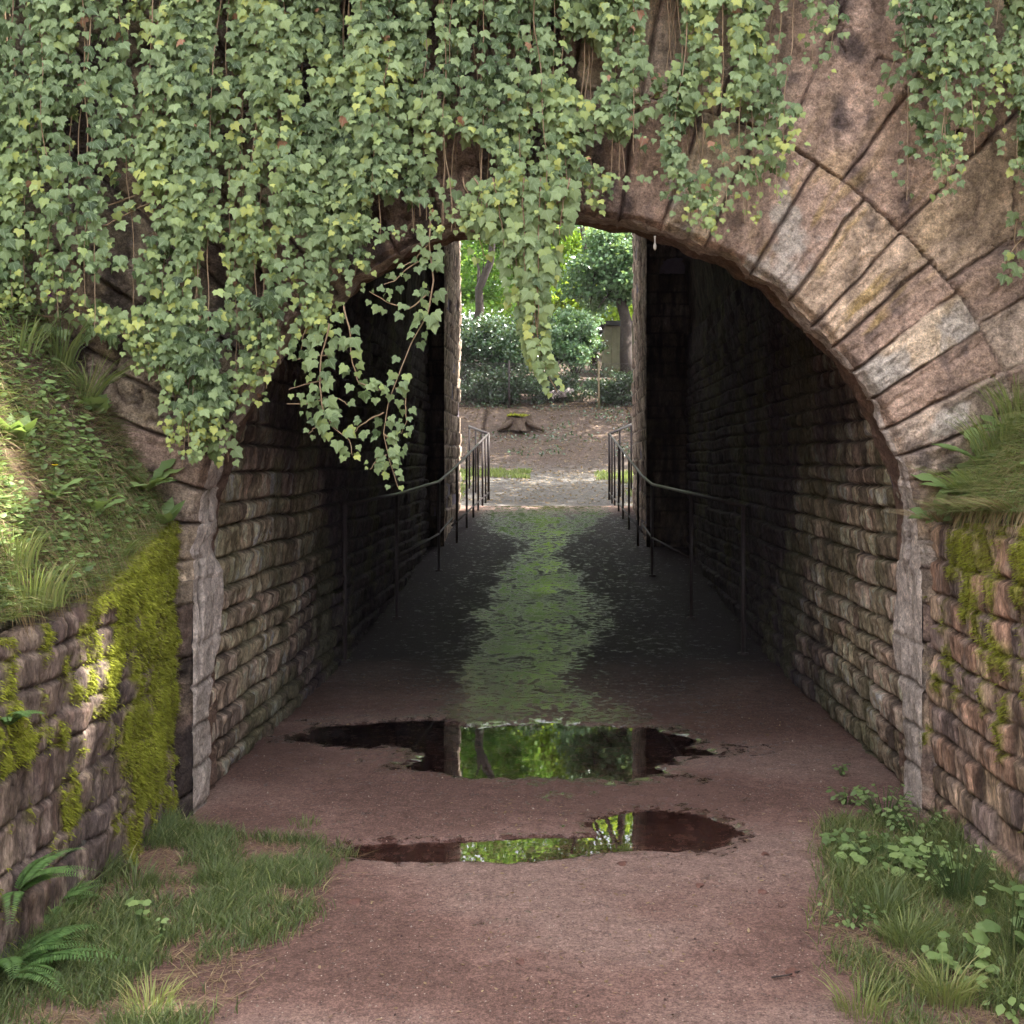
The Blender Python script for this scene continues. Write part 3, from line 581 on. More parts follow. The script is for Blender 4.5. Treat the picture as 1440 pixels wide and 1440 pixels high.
# ------------------------------------------------------------------ ivy
def ivy_strand(P0, length, seed, dens=.021, sway=.05, spread=.05, size=.042, out=.07, keep=None, bright=0.0, drift=0):
    """one hanging stem from P0 down; returns stem points and leaf arrays"""
    r_ = np.random.default_rng(seed); n = max(3, int(length/.04)); t = np.linspace(0, 1, n)
    x = P0[0]+drift*t+sway*(fbm(t*length*2.2+seed*3.1, t*0+seed, 3, 5)-.5)*2*smooth(0, .2, t*length); z = P0[2]-t*length
    y = P0[1]+.04*(fbm(t*length*2+seed, t*0, 2, 6)-.5)*2
    S = np.stack([x, y, z], 1)
    m = int(length/dens); s = np.sort(r_.random(m)); B = np.stack([np.interp(s, t, S[:, i]) for i in range(3)], 1)
    a = r_.choice([-1, 1], m)*r_.uniform(.1, 1.0, m); L = B+np.stack([a*spread, -r_.uniform(0, out, m), r_.normal(0, .012, m)], 1)
    tip = np.stack([a*.55+r_.normal(0, .28, m), r_.normal(-.12, .22, m), -1+r_.normal(0, .25, m)], 1)
    nor = np.stack([a*.25+r_.normal(0, .38, m), -1+0*a, .55+r_.normal(0, .35, m)], 1)
    tipend = (s > 1-.12/max(length, .2))
    sz = size*r_.uniform(.45, 1.22, m)*np.where(tipend, .7, 1)
    rn = np.clip(.46+bright+r_.normal(0, .15, m)+.32*(r_.random(m) > .93)+.25*tipend+.65*(fbm(L[:, 0]*4, L[:, 2]*4, 3, 308)-.5), 0, .94); rn = np.where(r_.random(m) < .004, 1, rn)
    if keep is not None:
        k = keep(L[:, 0], L[:, 2]); L, tip, nor, sz, rn = L[k], tip[k], nor[k], sz[k], rn[k]
    return S, (L, tip, nor, sz, rn)
def build_ivy(strands, name, label, cat='ivy', group=None, explicit=None):
    cen = np.mean([s[0][0] for s in strands], 0); root = empty(name, cen)
    tag(root, label, cat, group)
    A = [np.concatenate([s[1][i] for s in strands]) for i in range(5)]
    v, t, l = leaves(A[0], A[1], A[2], A[3], A[4], IVY_V, IVY_T)
    o = mesh('foliage', v-cen, t, M['ivy'], root, lc=l, smooth_=False)
    q = MB()
    for i_, s in enumerate(strands):
        if len(strands) < 20 or i_ % 4 == 0: q.tube(s[0]-cen, np.linspace(.0042, .0018, len(s[0])), 4, cap=False)
    q.build('stem', M['stem'], root, True)
    return root
def XZ(px, py, Y=YF): return (px-CX)*Y/F, EYE+(HY-py)*Y/F
BX = [-80, 0, 60, 120, 165, 200, 235, 265, 290, 320, 350, 380, 410, 440, 470, 500, 530, 560, 600, 640, 680, 720, 760, 800, 830, 860, 900, 930, 955, 985, 1010, 1040, 1070, 1100, 1125, 1140, 1152]
BYp = [430, 432, 440, 440, 455, 500, 520, 560, 640, 640, 575, 560, 520, 455, 480, 440, 350, 345, 340, 345, 318, 315, 325, 318, 300, 275, 262, 268, 315, 338, 340, 310, 300, 262, 235, 160, 60]
BX2 = [1228, 1238, 1255, 1270, 1290, 1310, 1330, 1345, 1365, 1372, 1382, 1395, 1410, 1425, 1445, 1520]
BY2 = [40, 255, 292, 305, 285, 262, 215, 195, 150, 40, 240, 275, 285, 260, 400, 430]
# bare places in the curtain (photo measured on the wall plane): cx, cy, rx, ry
GAPS = [(215, 325, 30, 55), (155, 215, 22, 40), (325, 400, 20, 48), (400, 290, 11, 60), (655, 255, 38, 40), (385, 400, 14, 30), (925, 60, 26, 78), (200, 420, 34, 26),
        (575, 318, 42, 20), (825, 120, 20, 42), (905, 170, 20, 36), (1100, 110, 17, 60), (840, 225, 28, 22), (1003, 100, 12, 62), (450, 140, 8, 40), (880, 245, 40, 22), (965, 225, 20, 30), (760, 285, 24, 16), (90, 380, 12, 30), (500, 60, 9, 50),
        (1360, 60, 16, 70), (1335, 230, 18, 18), (1385, 235, 14, 16), (620, 60, 8, 60), (340, 90, 8, 70)]
def keep_fn(x, z):
    px = CX+x*F/YF; py = HY-(z-EYE)*F/YF; k = np.ones(len(px), bool)
    w = .75+.7*fbm(px*.03, py*.03, 3, 301)
    for cx_, cy_, rx, ry in GAPS: k &= (((px-cx_)/rx)**2+((py-cy_)/ry)**2) > w
    # vertical combed thinning
    c = fbm(px*.045, py*.010, 4, 303); k &= (c > .40) | (rng.random(len(px)) < .22)
    return k
r_ = np.random.default_rng(12)
def curtain(p0, p1, n, bx, by, seed, ybase=.0, dens=.021):
    out = []
    for i in range(n):
        px = r_.uniform(p0, p1); lim = np.interp(px, bx, by); full = r_.random() < .55
        y_end = lim-(0 if full else r_.uniform(0, 1)**1.5*min(lim+20, 330)); y_end += r_.normal(0, 9)
        x, ze = XZ(px, y_end); top = 5.15
        bulge = .02+.34*float(fbm(np.array(px*.022), np.array(seed+.5), 3, 304))+r_.uniform(0, .14)
        if top-ze < .15: continue
        out.append(ivy_strand((x, YF-bulge, top), top-ze, seed*1000+i, dens=dens, keep=keep_fn, sway=.045, bright=r_.normal(.02, .08)))
    return out
T1 = curtain(-70, 330, 150, BX, BYp, 1); T2 = curtain(330, 640, 150, BX, BYp, 2); T3 = curtain(640, 900, 122, BX, BYp, 3); T4 = curtain(935, 1150, 74, BX, BYp, 4)
T3b = curtain(880, 960, 14, BX, BYp, 7, dens=.05)
build_ivy(T1, 'ivy_curtain', 'dense ivy curtain over the left corner down to the grassy bank')
build_ivy(T2, 'ivy_curtain', 'ivy curtain hanging over the left haunch of the arch beside its crown')
build_ivy(T3+T3b, 'ivy_curtain', 'pale green ivy curtain covering the crown of the arch')
build_ivy(T4, 'ivy_curtain', 'ivy clump hanging right of the crown down to the arch edge')
T5 = curtain(1238, 1362, 52, BX2, BY2, 5); build_ivy(T5, 'ivy_clump', 'narrow ivy clump on bare stone just left of the small round drain hole')
T6 = curtain(1380, 1500, 44, BX2, BY2, 6); build_ivy(T6, 'ivy_clump', 'ragged ivy growing at the far right above the grass bank')
# trailing shoots: stems given as lines with side twigs
def trail(pts, Y0, seed, step=.022, spread=.03, size=.05, bright=.05, twigs=0, end_small=True, Y1=None):
    P = np.array([W(a, b_, Y0+(0 if Y1 is None else (Y1-Y0)*i/(len(pts)-1))) for i, (a, b_) in enumerate(pts)])
    t = np.linspace(0, 1, len(pts)); tt = np.linspace(0, 1, len(pts)*6); S = np.stack([np.interp(tt, t, P[:, i]) for i in range(3)], 1)
    S[:, 0] += .008*(fbm(tt*9+seed, tt*0, 2, 7)-.5)*2
    r2 = np.random.default_rng(seed); L = np.linalg.norm(np.diff(S, axis=0), axis=1).sum(); m = max(3, int(L/step)); s = np.sort(r2.random(m))
    B = np.stack([np.interp(s, tt, S[:, i]) for i in range(3)], 1); D = norm(np.stack([np.interp(s, tt, np.gradient(S[:, i])) for i in range(3)], 1))
    a = np.where(np.arange(m) % 2, 1, -1)*r2.uniform(.5, 1.1, m); side = norm(np.cross(D, np.array([0, 1., 0])))
    Lp = B+side*(a*spread)[:, None]+np.stack([0*a, -r2.uniform(0, .04, m), -.006+0*a], 1)
    tip = side*a[:, None]*.7+D*.35+np.stack([r2.normal(0, .2, m), r2.normal(0, .25, m), -.75+r2.normal(0, .2, m)], 1)
    nor = np.stack([r2.normal(0, .45, m), -1+0*a, .4+r2.normal(0, .4, m)], 1)
    sz = size*r2.uniform(.65, 1.15, m)*(1-.4*smooth(.75, 1, s)*(1 if end_small else 0))
    rn = np.clip(.5+bright+r2.normal(0, .13, m)+.25*smooth(.8, 1, s), 0, .95)
    return S, (Lp, tip, nor, sz, rn)
Yt = 4.86
A = [trail([(604, 300), (603, 345), (609, 395), (600, 440), (580, 480), (562, 520), (548, 565), (540, 610), (548, 650), (560, 685)], Yt, 41, .020, .032, .052),
     trail([(604, 410), (575, 435), (545, 425), (520, 410)], Yt, 42, .022, size=.04), trail([(606, 360), (580, 372), (555, 395), (540, 400)], Yt, 43, .022, size=.036),
     trail([(600, 345), (585, 365), (560, 378)], Yt, 44, .025, size=.034), trail([(540, 580), (520, 590), (505, 600), (497, 610)], Yt, 45, .025, size=.034),
     trail([(555, 545), (570, 555), (572, 590), (565, 610)], Yt, 46, .018, size=.04), trail([(545, 640), (530, 645), (522, 660)], Yt, 47, .018, size=.034),
     trail([(540, 610), (560, 630), (563, 640)], Yt, 48, .016, size=.034)]
build_ivy(A, 'trailing_ivy', 'long thin ivy shoot dangling in front of the dark left of the tunnel', group='ivy shoots hanging into the arch')
A = [trail([(484, 430), (492, 470), (496, 510), (505, 538), (520, 545), (540, 550)], Yt-.05, 51, .018, .03), trail([(463, 455), (452, 500), (450, 545), (456, 580), (466, 600), (490, 618), (497, 640)], Yt-.05, 52, .015, .034, .055),
     trail([(455, 535), (430, 540), (405, 548)], Yt, 53, .026, size=.034), trail([(455, 562), (430, 568), (402, 568)], Yt, 54, .026, size=.034), trail([(465, 598), (445, 600), (433, 610)], Yt, 55, .02, size=.036),
     trail([(470, 500), (440, 500), (415, 506)], Yt, 56, .02, size=.04), trail([(440, 430), (425, 480), (420, 505)], Yt, 57, .014, size=.05), trail([(455, 570), (475, 560), (490, 570)], Yt, 58, .02, size=.04)]
build_ivy(A, 'trailing_ivy', 'branched ivy shoot with curled twigs hanging beside the left haunch', group='ivy shoots hanging into the arch')
A = []
for i, (a, b_) in enumerate([(650, 360), (668, 330), (692, 345), (705, 380), (720, 430), (735, 415), (742, 470), (752, 500), (760, 460), (775, 400), (790, 345), (803, 330), (728, 360), (748, 400)]):
    A.append(trail([(a, 250), (a*.8+748*.2, (250+b_)/2), (a*.7+752*.3, b_)], Yt-.04*(i % 3), 60+i, .014, .04, .055, .1))
A.append(trail([(735, 280), (745, 360), (752, 430), (758, 480), (766, 515), (782, 552)], Yt-.06, 80, .011, .032, .05, .15))
A.append(trail([(725, 300), (742, 380), (748, 450), (758, 500), (772, 530)], Yt, 81, .012, .035, .052, .12))
build_ivy(A, 'trailing_ivy', 'thick pale ivy tail hanging in the middle of the far opening', group='ivy shoots hanging into the arch')
A = [trail([(300, 540), (310, 580), (318, 620), (322, 650)], 4.98, 85, .012, .04, .05), trail([(300, 600), (292, 625), (288, 640)], 4.98, 86, .014, .03, .045)]
build_ivy(A, 'trailing_ivy', 'short ivy tail lying over the pale rendered left edge of the arch', group='ivy shoots hanging into the arch')
A = [trail([(1160, 70), (1240, 62), (1258, 60)], 5.0, 87, .03, size=.045), trail([(1430, 290), (1427, 340), (1436, 375)], 5.0, 88, .025, .03, .05), trail([(1440, 330), (1415, 365), (1425, 395)], 5.0, 89, .03, size=.05), trail([(1400, 130), (1380, 165), (1350, 175)], 5.0, 90, .024, size=.055)]
A[0] = trail([(1290, 60), (1260, 80), (1245, 120), (1236, 150)], 5.0, 87, .03, size=.045)
for i_, lb in (([0], 'short light green ivy sprig on bare stone at the upper left of the narrow clump'), ([1, 2], 'small ivy sprig over the bare stone blocks at the right picture edge'), ([3], 'pale ivy runner reaching left just above the small round drain hole')):
    build_ivy([A[k] for k in i_], 'ivy_sprig', lb, 'ivy')
A = [trail([(150, 290), (190, 275), (215, 265)], 4.86, 91, .018, size=.05, bright=.25), trail([(143, 320), (180, 300), (222, 280)], 4.84, 92, .03, size=.05, bright=.25), trail([(30, 440), (100, 450), (180, 470), (240, 490)], 5.0, 93, .014, .05, .05), trail([(850, 180), (900, 150), (950, 135)], 4.9, 94, .012, .035, .05), trail([(100, 430), (160, 450), (250, 520)], 5.0, 95, .012, .05, .05), trail([(800, 190), (840, 175), (940, 125), (990, 120)], 4.88, 96, .010, .04, .05)]
for i_, lb in (([0], 'upper of two yellowish ivy runners sticking out of the left curtain by a bare patch'), ([1], 'lower of two yellowish ivy runners sticking out of the left curtain by a bare patch'), ([2, 4], 'ivy runner trailing right along the top of the left bank over the stones'), ([3, 5], 'leafy ivy runner slanting up to the right across the bare stone strip by the crown')):
    build_ivy([A[k] for k in i_], 'ivy_sprig', lb, 'ivy')
# ------------------------------------------------------------------ grass and weeds
def patch_left(X, Y):
    e = -.86-.22*np.clip(3.9-Y, 0, 1)+.20*(fbm(X*2+3, Y*2.4, 3, 400)-.5)-.9*smooth(4.7, 5.05, Y)
    return smooth(.06, -.12, X-e)*smooth(5.1, 4.92, Y+.15*(fbm(X*4, Y*4, 2, 401)-.5))
def patch_right(X, Y):
    e = np.interp(Y, [2.5, 3.2, 4.2, 4.6, 5.1], [.80, .84, .93, 1.06, 1.22])+.22*(fbm(X*2, Y*2.4, 3, 402)-.5)
    return smooth(-.06, .14, X-e)*smooth(5.15, 4.95, Y)
def ground_grass(name, label, n, x0, x1, fn, hr, sd):
    X = rng.uniform(x0, x1, n); Y = rng.uniform(2.6, 5.15, n)
    cl = fbm(X*5, Y*5, 3, sd); k = rng.random(n) < fn(X, Y)*smooth(.30, .58, cl); X, Y, cl = X[k], Y[k], cl[k]; m = len(X)
    Z = floorz(X, Y)[0]-.003; a = rng.uniform(0, 2*np.pi, m); ln = rng.uniform(.2, 1.0, m)
    H = rng.uniform(hr[0], hr[1], m)*(.5+.9*cl)
    H = H*(1+.9*smooth(.25, .0, np.minimum(np.abs(X-WL), np.abs(X-WR))))
    rn = np.clip(rng.normal(.42 if x0 < 0 else .55, .20, m)+.5*(rng.random(m) > .93)+.25*(cl-.5), 0, 1)
    v, t, l = blades(np.stack([X, Y, Z], 1), H, rng.uniform(.0022, .0045, m), np.stack([np.cos(a)*ln, np.sin(a)*ln, 0*a], 1), rnd=rn)
    return tag(mesh(name, v, t, M['grass'], lc=l), label, 'grass', kind='stuff')
ground_grass('grass', 'short green grass on the left verge of the path', 74000, -1.74, -.5, patch_left, (.03, .085), 410)
ground_grass('grass', 'grass on the right verge of the path', 46000, .8, 1.72, patch_right, (.03, .10), 411)
# dead stalks lying in the verges
def litter(name, n, x0, x1, fn, z=None):
    X = rng.uniform(x0, x1, n); Y = rng.uniform(2.6, 5.1, n); k = rng.random(n) < fn(X, Y); X, Y = X[k], Y[k]; m = len(X); Z = (floorz(X, Y)[0] if z is None else z(X, Y))+.004
    a = rng.uniform(0, 2*np.pi, m); return blades(np.stack([X, Y, Z], 1), rng.uniform(.04, .14, m), .003, np.stack([np.cos(a), np.sin(a), rng.uniform(-.02, .08, m)], 1), up=np.array([0, 0, .08]), rnd=rng.uniform(.1, .75, m))
v, t, l = join([litter('', 9000, -1.74, -.6, patch_left), litter('', 9000, .9, 1.72, patch_right)])
tag(mesh('dead_grass', v, t, M['straw'], lc=l), 'dead grass stalks lying in the path verges', 'grass', kind='stuff')
def bank_cover(sgn, n, seed, label, hr, mat, w, rf, lie=False):
    d = rng.uniform(0, 1, n)**1.35*3.1; Y = 5.08-3.6*rng.uniform(0, 1, n)**1.25; X = np.where(sgn < 0, WL-.02-d, WR+.02+d)
    cl = fbm(X*4+seed, Y*4, 3, seed); k = rng.random(n) < smooth(.24, .55, cl); X, Y, cl = X[k], Y[k], cl[k]; m = len(X)
    Z = bankz(X, Y)-.01; up = norm(np.array([-sgn*.75, -.15, .8])[None]+rng.normal(0, .15, (m, 3)))
    a = rng.uniform(0, 2*np.pi, m); ln = rng.uniform(.2, 1.1, m)
    lean = np.stack([np.cos(a)*ln-sgn*.35, np.sin(a)*ln, -.45+0*a], 1)
    if lie:
        a2 = 9*fbm(X*3.5, Y*3.5, 3, seed+7)+rng.normal(0, .9, m); Z = Z+rng.uniform(.005, .05, m); up = up*.30; dd_ = np.abs(X-np.where(sgn < 0, WL, WR)); e_ = smooth(.22, .02, dd_); lean = np.stack([-sgn*(.30+.45*np.abs(np.cos(a2)))*(1-.55*e_), .8*np.sin(a2)*(1-.5*e_), -.30-.75*e_+rng.normal(0, .28, m)], 1)
    v, t, l = blades(np.stack([X, Y, Z], 1), rng.uniform(*hr, m)*(.5+.9*cl), rng.uniform(*w, m), lean, up=up, rnd=rf(m, cl))
    return tag(mesh('grass' if not lie else 'dead_grass', v, t, mat, lc=l), label, 'grass', kind='stuff')
gf = lambda m, cl: np.clip(rng.normal(.55, .2, m)+.4*(cl-.5), 0, 1)
bank_cover(-1, 76000, 420, 'grass and creeping weeds on the left bank', (.03, .10), M['grass'], (.003, .006), gf)
bank_cover(1, 64000, 421, 'long grass on the right bank', (.05, .15), M['grass'], (.003, .0055), lambda m, cl: np.clip(rng.normal(.74, .2, m)+.3*(cl-.5), 0, 1))
bank_cover(-1, 60000, 422, 'dry brown stalks lying on the left bank', (.03, .10), M['straw'], (.002, .004), lambda m, cl: rng.uniform(0, .9, m), True)
bank_cover(1, 100000, 423, 'straw coloured dry grass hanging over the right wall', (.04, .14), M['straw'], (.002, .004), lambda m, cl: rng.uniform(.35, 1, m), True)
# small-leaved creeping weeds on the left bank
n = 15000; d = rng.uniform(0, 1.6, n)**1.0; Yb_ = rng.uniform(2.9, 5.05, n); Xb_ = WL-.03-d; cl = fbm(Xb_*5, Yb_*5, 3, 430); k = cl > .36; Xb_, Yb_ = Xb_[k], Yb_[k]; n = len(Xb_)
Pb = np.stack([Xb_, Yb_, bankz(Xb_, Yb_)+rng.uniform(.0, .05, n)], 1); a = rng.uniform(0, 2*np.pi, n)
v1 = leaves(Pb, np.stack([np.cos(a)+.2, np.sin(a)-.2, rng.normal(-.1, .4, n)], 1), np.stack([rng.normal(.4, .4, n), rng.normal(-.5, .3, n), 1+0*a], 1), rng.uniform(.015, .045, n), rng.random(n), OVAL_V, OVAL_T, 1.1)
n = 7000; d = rng.uniform(0, 1.3, n); Yb_ = rng.uniform(2.9, 5.05, n); Xb_ = WR+.03+d; cl = fbm(Xb_*5, Yb_*5, 3, 431); k = cl > .42; Xb_, Yb_ = Xb_[k], Yb_[k]; n = len(Xb_)
Pb = np.stack([Xb_, Yb_, bankz(Xb_, Yb_)+rng.uniform(.0, .05, n)], 1); a = rng.uniform(0, 2*np.pi, n)
v2 = leaves(Pb, np.stack([np.cos(a)-.2, np.sin(a)-.2, rng.normal(-.1, .4, n)], 1), np.stack([rng.normal(-.4, .4, n), rng.normal(-.5, .3, n), 1+0*a], 1), rng.uniform(.015, .04, n), rng.random(n), OVAL_V, OVAL_T, 1.1)
v, t, l = join([v1, v2]); tag(mesh('creeping_weeds', v, t, M['weed'], lc=l), 'small leaved creeping weeds spread over both banks', 'ground cover', kind='stuff')
# ---- individual plants
def rosette(loc, label, n=11, size=.16, seed=0, up=(0, -.2, 1), name='dandelion_plant', cat='weed', tv=DAN_V, tt=DAN_T, wid=1.0, rn=(.4, 1), rise=.9, group='leafy weeds on the banks', flower=None):
    r2 = np.random.default_rng(seed); a = np.linspace(0, 2*np.pi, n, endpoint=False)+r2.normal(0, .3, n)
    u = norm(np.array(up, float)); h = np.stack([np.cos(a), np.sin(a), 0*a], 1)
    tip = h*r2.uniform(.35, 1.0, n)[:, None]+u*rise*r2.uniform(.7, 1.4, n)[:, None]; nor = u*1.0-h*.9
    v, t, l = leaves(h*.008, tip, nor, size*r2.uniform(.6, 1.15, n), r2.uniform(*rn, n), tv, tt, wid)
    root = empty(name, loc); tag(root, label, cat, group)
    mesh('foliage', v, t, M['weed'], root, lc=l)
    if flower:
        q = MB(); q.tube([(0, 0, 0), u*size*.5, u*size*1.1], .0018, 5); q.build('stem', M['weed'], root)
        m = 18; aa = np.linspace(0, 2*np.pi, m, endpoint=False); hh = np.stack([np.cos(aa), np.sin(aa), .5+0*aa], 1)
        v, t, l = leaves(np.tile(u*size*1.1, (m, 1)), hh, np.tile(u, (m, 1)), .014, r2.random(m), DIA_V, DIA_T); mesh('flower', v, t, M[flower], root, lc=l)
    return root
def onb(px, py, sgn):
    """the point of the bank seen at a photo position"""
    best = None
    for Yq in np.linspace(2.9, 5.05, 216):
        p = W(px, py, Yq)
        if (p[0]*sgn > 1.73) and p[2] <= float(bankz(np.array(p[0]), np.array(Yq))): best = p; break
    if best is None: p = W(px, py, 5.0); p[2] = float(bankz(np.array(p[0]), np.array(5.0))); best = p
    best = np.array(best); best[2] = float(bankz(np.array(best[0]), np.array(best[1])))-.005; return best
def onf(px, py):
    Yq = EYE*F/(py-HY); p = W(px, py, Yq); p[2] = float(floorz(np.array(p[0]), np.array(p[1]))[0]); return p
rosette(onb(205, 690, -1), 'tall toothed weed growing against the stone where the left bank meets the arch', 13, .19, 1, (.25, -.3, 1), rise=1.4)
rosette(onb(228, 668, -1), 'broad leafed sprig right of the toothed weed at the foot of the left arch stones', 7, .13, 2, (.3, -.4, 1), tv=OVAL_V, tt=OVAL_T, wid=.8)
rosette(onb(72, 700, -1), 'leafy weed with one yellow flower in the middle of the left bank', 9, .12, 3, (.2, -.2, 1), flower='yellow')
rosette(onb(135, 725, -1), 'single upright light green weed low on the left bank near the moss', 7, .12, 4, (.2, -.2, 1), rise=1.6)
rosette(onb(20, 620, -1), 'pale leafy weed at the left picture edge halfway up the bank', 12, .13, 5, (.3, -.2, 1), tv=OVAL_V, tt=OVAL_T)
rosette(onb(130, 480, -1), 'round leafed weed in the grass just under the ivy on the left', 9, .11, 6, (.3, -.3, 1), tv=ROUND_V, tt=ROUND_T, wid=.8)
rosette(onb(1352, 670, 1), 'toothed dandelion plant nearest the arch on the right bank', 12, .19, 7, (-.3, -.3, 1), rise=1.2)
rosette(onb(1385, 610, 1), 'upright toothed weed higher up the right bank under the stone blocks', 12, .18, 8, (-.3, -.2, 1), rise=1.5)
rosette(onb(1322, 712, 1), 'small wilting weed on top of the right wall beside the pale arch edge', 8, .13, 9, (-.4, -.4, .6))
rosette(onb(1420, 600, 1), 'bright weed at the right picture edge on the bank', 10, .16, 10, (-.3, -.2, 1), rise=1.2)
def tuft(loc, label, n, h, seed, spread=.03, up=(0, 0, 1), rn=(.5, .95), ln=.6, w=.005, name='grass_tuft', mat='grass', group='grass tufts'):
    r2 = np.random.default_rng(seed); a = r2.uniform(0, 2*np.pi, n); P = np.stack([np.cos(a), np.sin(a), 0*a], 1)*(spread*np.sqrt(r2.random(n)))[:, None]
    l_ = r2.uniform(.1, ln, n); v, t, l = blades(P, h*r2.uniform(.5, 1.1, n), w*r2.uniform(.6, 1.1, n), np.stack([np.cos(a)*l_, np.sin(a)*l_, -.1+0*a], 1), up=norm(np.array(up, float)), rnd=r2.uniform(*rn, n))
    return tag(mesh(name, v, t, M[mat], lc=l, loc=loc), label, 'grass tuft', group)
tuft(onb(45, 855, -1), 'bright sunlit yellow green grass tuft above the left wall edge', 150, .22, 1, .10, (.1, -.1, 1), (.75, .97), .5)
tuft(onb(20, 800, -1), 'sunlit grass tuft at the left picture edge above the wall', 90, .20, 2, .07, (.1, -.1, 1), (.75, .97), .5)
tuft(onb(85, 520, -1), 'tall arching grass clump under the ivy at the top of the left bank', 60, .34, 3, .05, (.25, -.2, 1), (.5, .9), .7, .008)
tuft(onb(120, 545, -1), 'grass clump with long blades trailing down beside the left stones', 70, .36, 4, .05, (.45, -.3, .8), (.5, .95), .9, .006)
tuft(onb(30, 500, -1), 'grass clump near the left picture edge under the ivy', 60, .26, 5, .07, (.25, -.2, 1), (.5, .9))
tuft(onb(170, 780, -1), 'thin grass tuft on the moss where the left bank narrows', 40, .14, 6, .05, (.5, -.2, .8), (.6, .97))
tuft(onb(1405, 640, 1), 'tall bright grass clump on the right bank at the picture edge', 130, .30, 7, .10, (-.3, -.1, 1), (.6, .97))
tuft(onb(1432, 570, 1), 'grass clump at the top right end of the right bank', 110, .32, 8, .09, (-.2, 0, 1), (.6, .97))
tuft(onb(1370, 690, 1), 'grass clump hanging over the top of the right wall', 120, .24, 9, .10, (-.6, -.2, .6), (.6, 1), .8)
for i_, (px_, py_) in enumerate([(1345, 735), (1375, 742), (1425, 738)]):
    tuft(onb(px_, py_, 1), ['short straw fringe on the right wall top nearest the arch', 'straw fringe in the middle of the right wall top', 'pale straw fringe over the right wall top at the edge of the picture'][i_], 120, .15, 40+i_, .09, (-.7, -.3, .5), (.35, 1), .9, .004, mat='straw')
tuft(onb(1312, 728, 1), 'drooping dry grass clump on the wall end beside the pale arch edge', 110, .20, 10, .06, (-.6, -.5, .4), (.2, .8), .9, .004, mat='straw')
tuft(onb(1410, 745, 1), 'drooping straw clump on the right wall top at the picture edge', 90, .2, 11, .1, (-.7, -.3, .4), (.2, .8), .9, .004, mat='straw')
for i, (px, py, h, n, lab, rn) in enumerate([
    (1330, 1410, .16, 200, 'bright sunlit grass tuft at the bottom right corner', (.8, .98)), (1210, 1425, .12, 120, 'sunlit grass tuft at the bottom edge right of the path', (.75, .98)),
    (1275, 1330, .15, 130, 'arching grass tuft right of the path near the bottom', (.45, .9)), (1240, 1290, .17, 140, 'dark green grass tuft in the middle of the right verge', (.3, .6)),
    (1200, 1240, .10, 100, 'low dull grass tuft on the edge of the right verge', (.4, .8)), (1420, 1370, .16, 120, 'grass tuft at the foot of the right wall near the picture corner', (.5, .95)),
    (210, 1420, .12, 110, 'bright sunlit grass tuft at the bottom edge left of the path', (.8, .98)), (110, 1180, .16, 60, 'dark grass tuft beside the fern', (.2, .5)),
    (240, 1180, .14, 90, 'grass tuft in the corner between mossy wall and arch foot', (.3, .6)), (430, 1160, .05, 60, 'small grass tuft on the path edge left of the puddles', (.5, .8)),
    (300, 1240, .11, 120, 'soft green grass tuft in the middle of the left verge', (.35, .65)), (400, 1230, .09, 120, 'grass tuft at the right end of the left verge', (.4, .7)),
    (190, 1250, .13, 90, 'grass tuft at the foot of the mossy wall', (.3, .6))]):
    tuft(onf(px, py), lab, n, h, 100+i, .07, rn=rn, ln=1.0, w=.0045)
# fern at the lower left
def fern(loc, label, nf, size, seed, az):
    r2 = np.random.default_rng(seed); root = empty('fern', loc); tag(root, label, 'fern', 'ferns by the mossy wall')
    for i in range(nf):
        a = r2.uniform(*az); L = size*r2.uniform(.7, 1.15); t = np.linspace(0, 1, 34); el = r2.uniform(.7, 1.3)
        r = L*(t*math.cos(el)+.35*t**2); z = L*(t*math.sin(el)-.55*t**2.4); P = np.stack([np.cos(a)*r, np.sin(a)*r, z], 1)
        D = norm(np.gradient(P, axis=0)); sd = norm(np.cross(D, [0, 0, 1.])); up = np.cross(sd, D)
        k = t > .12; ps = []; w = .11*L*np.sin(np.pi*np.clip(t, .1, 1)**.8)*(1-.2*t)
        for s_ in (-1, 1):
            m = k.sum(); ps.append(leaves(P[k], s_*sd[k]+.45*D[k]-.12*up[k], up[k]+r2.normal(0, .15, (m, 3)), w[k]+.012, np.clip(r2.normal(.5, .2, m)+.3*(t[k]-.5), 0, 1), OVAL_V, OVAL_T, .38))
        v, tt2, l = join(ps); mesh('frond', v, tt2, M['fern'], root, lc=l)
    return root
fern(onf(15, 1385)+np.array([-.02, 0, 0]), 'large feathery fern at the left picture edge against the mossy wall', 15, .33, 1, (-1.7, 1.8))
fern(onf(8, 1400)+np.array([-.03, .12, .25]), 'upright fern sprouting from the wall base above the large fern', 9, .26, 5, (-1.4, 1.6))
fern(onf(60, 1300), 'darker fern between the large fern and the mossy wall corner', 10, .24, 2, (-1.6, 1.6))
fern(np.array([-1.70, 3.50, .78]), 'small fern growing out of the mossy wall at the left picture edge', 5, .14, 3, (-1.2, .9))
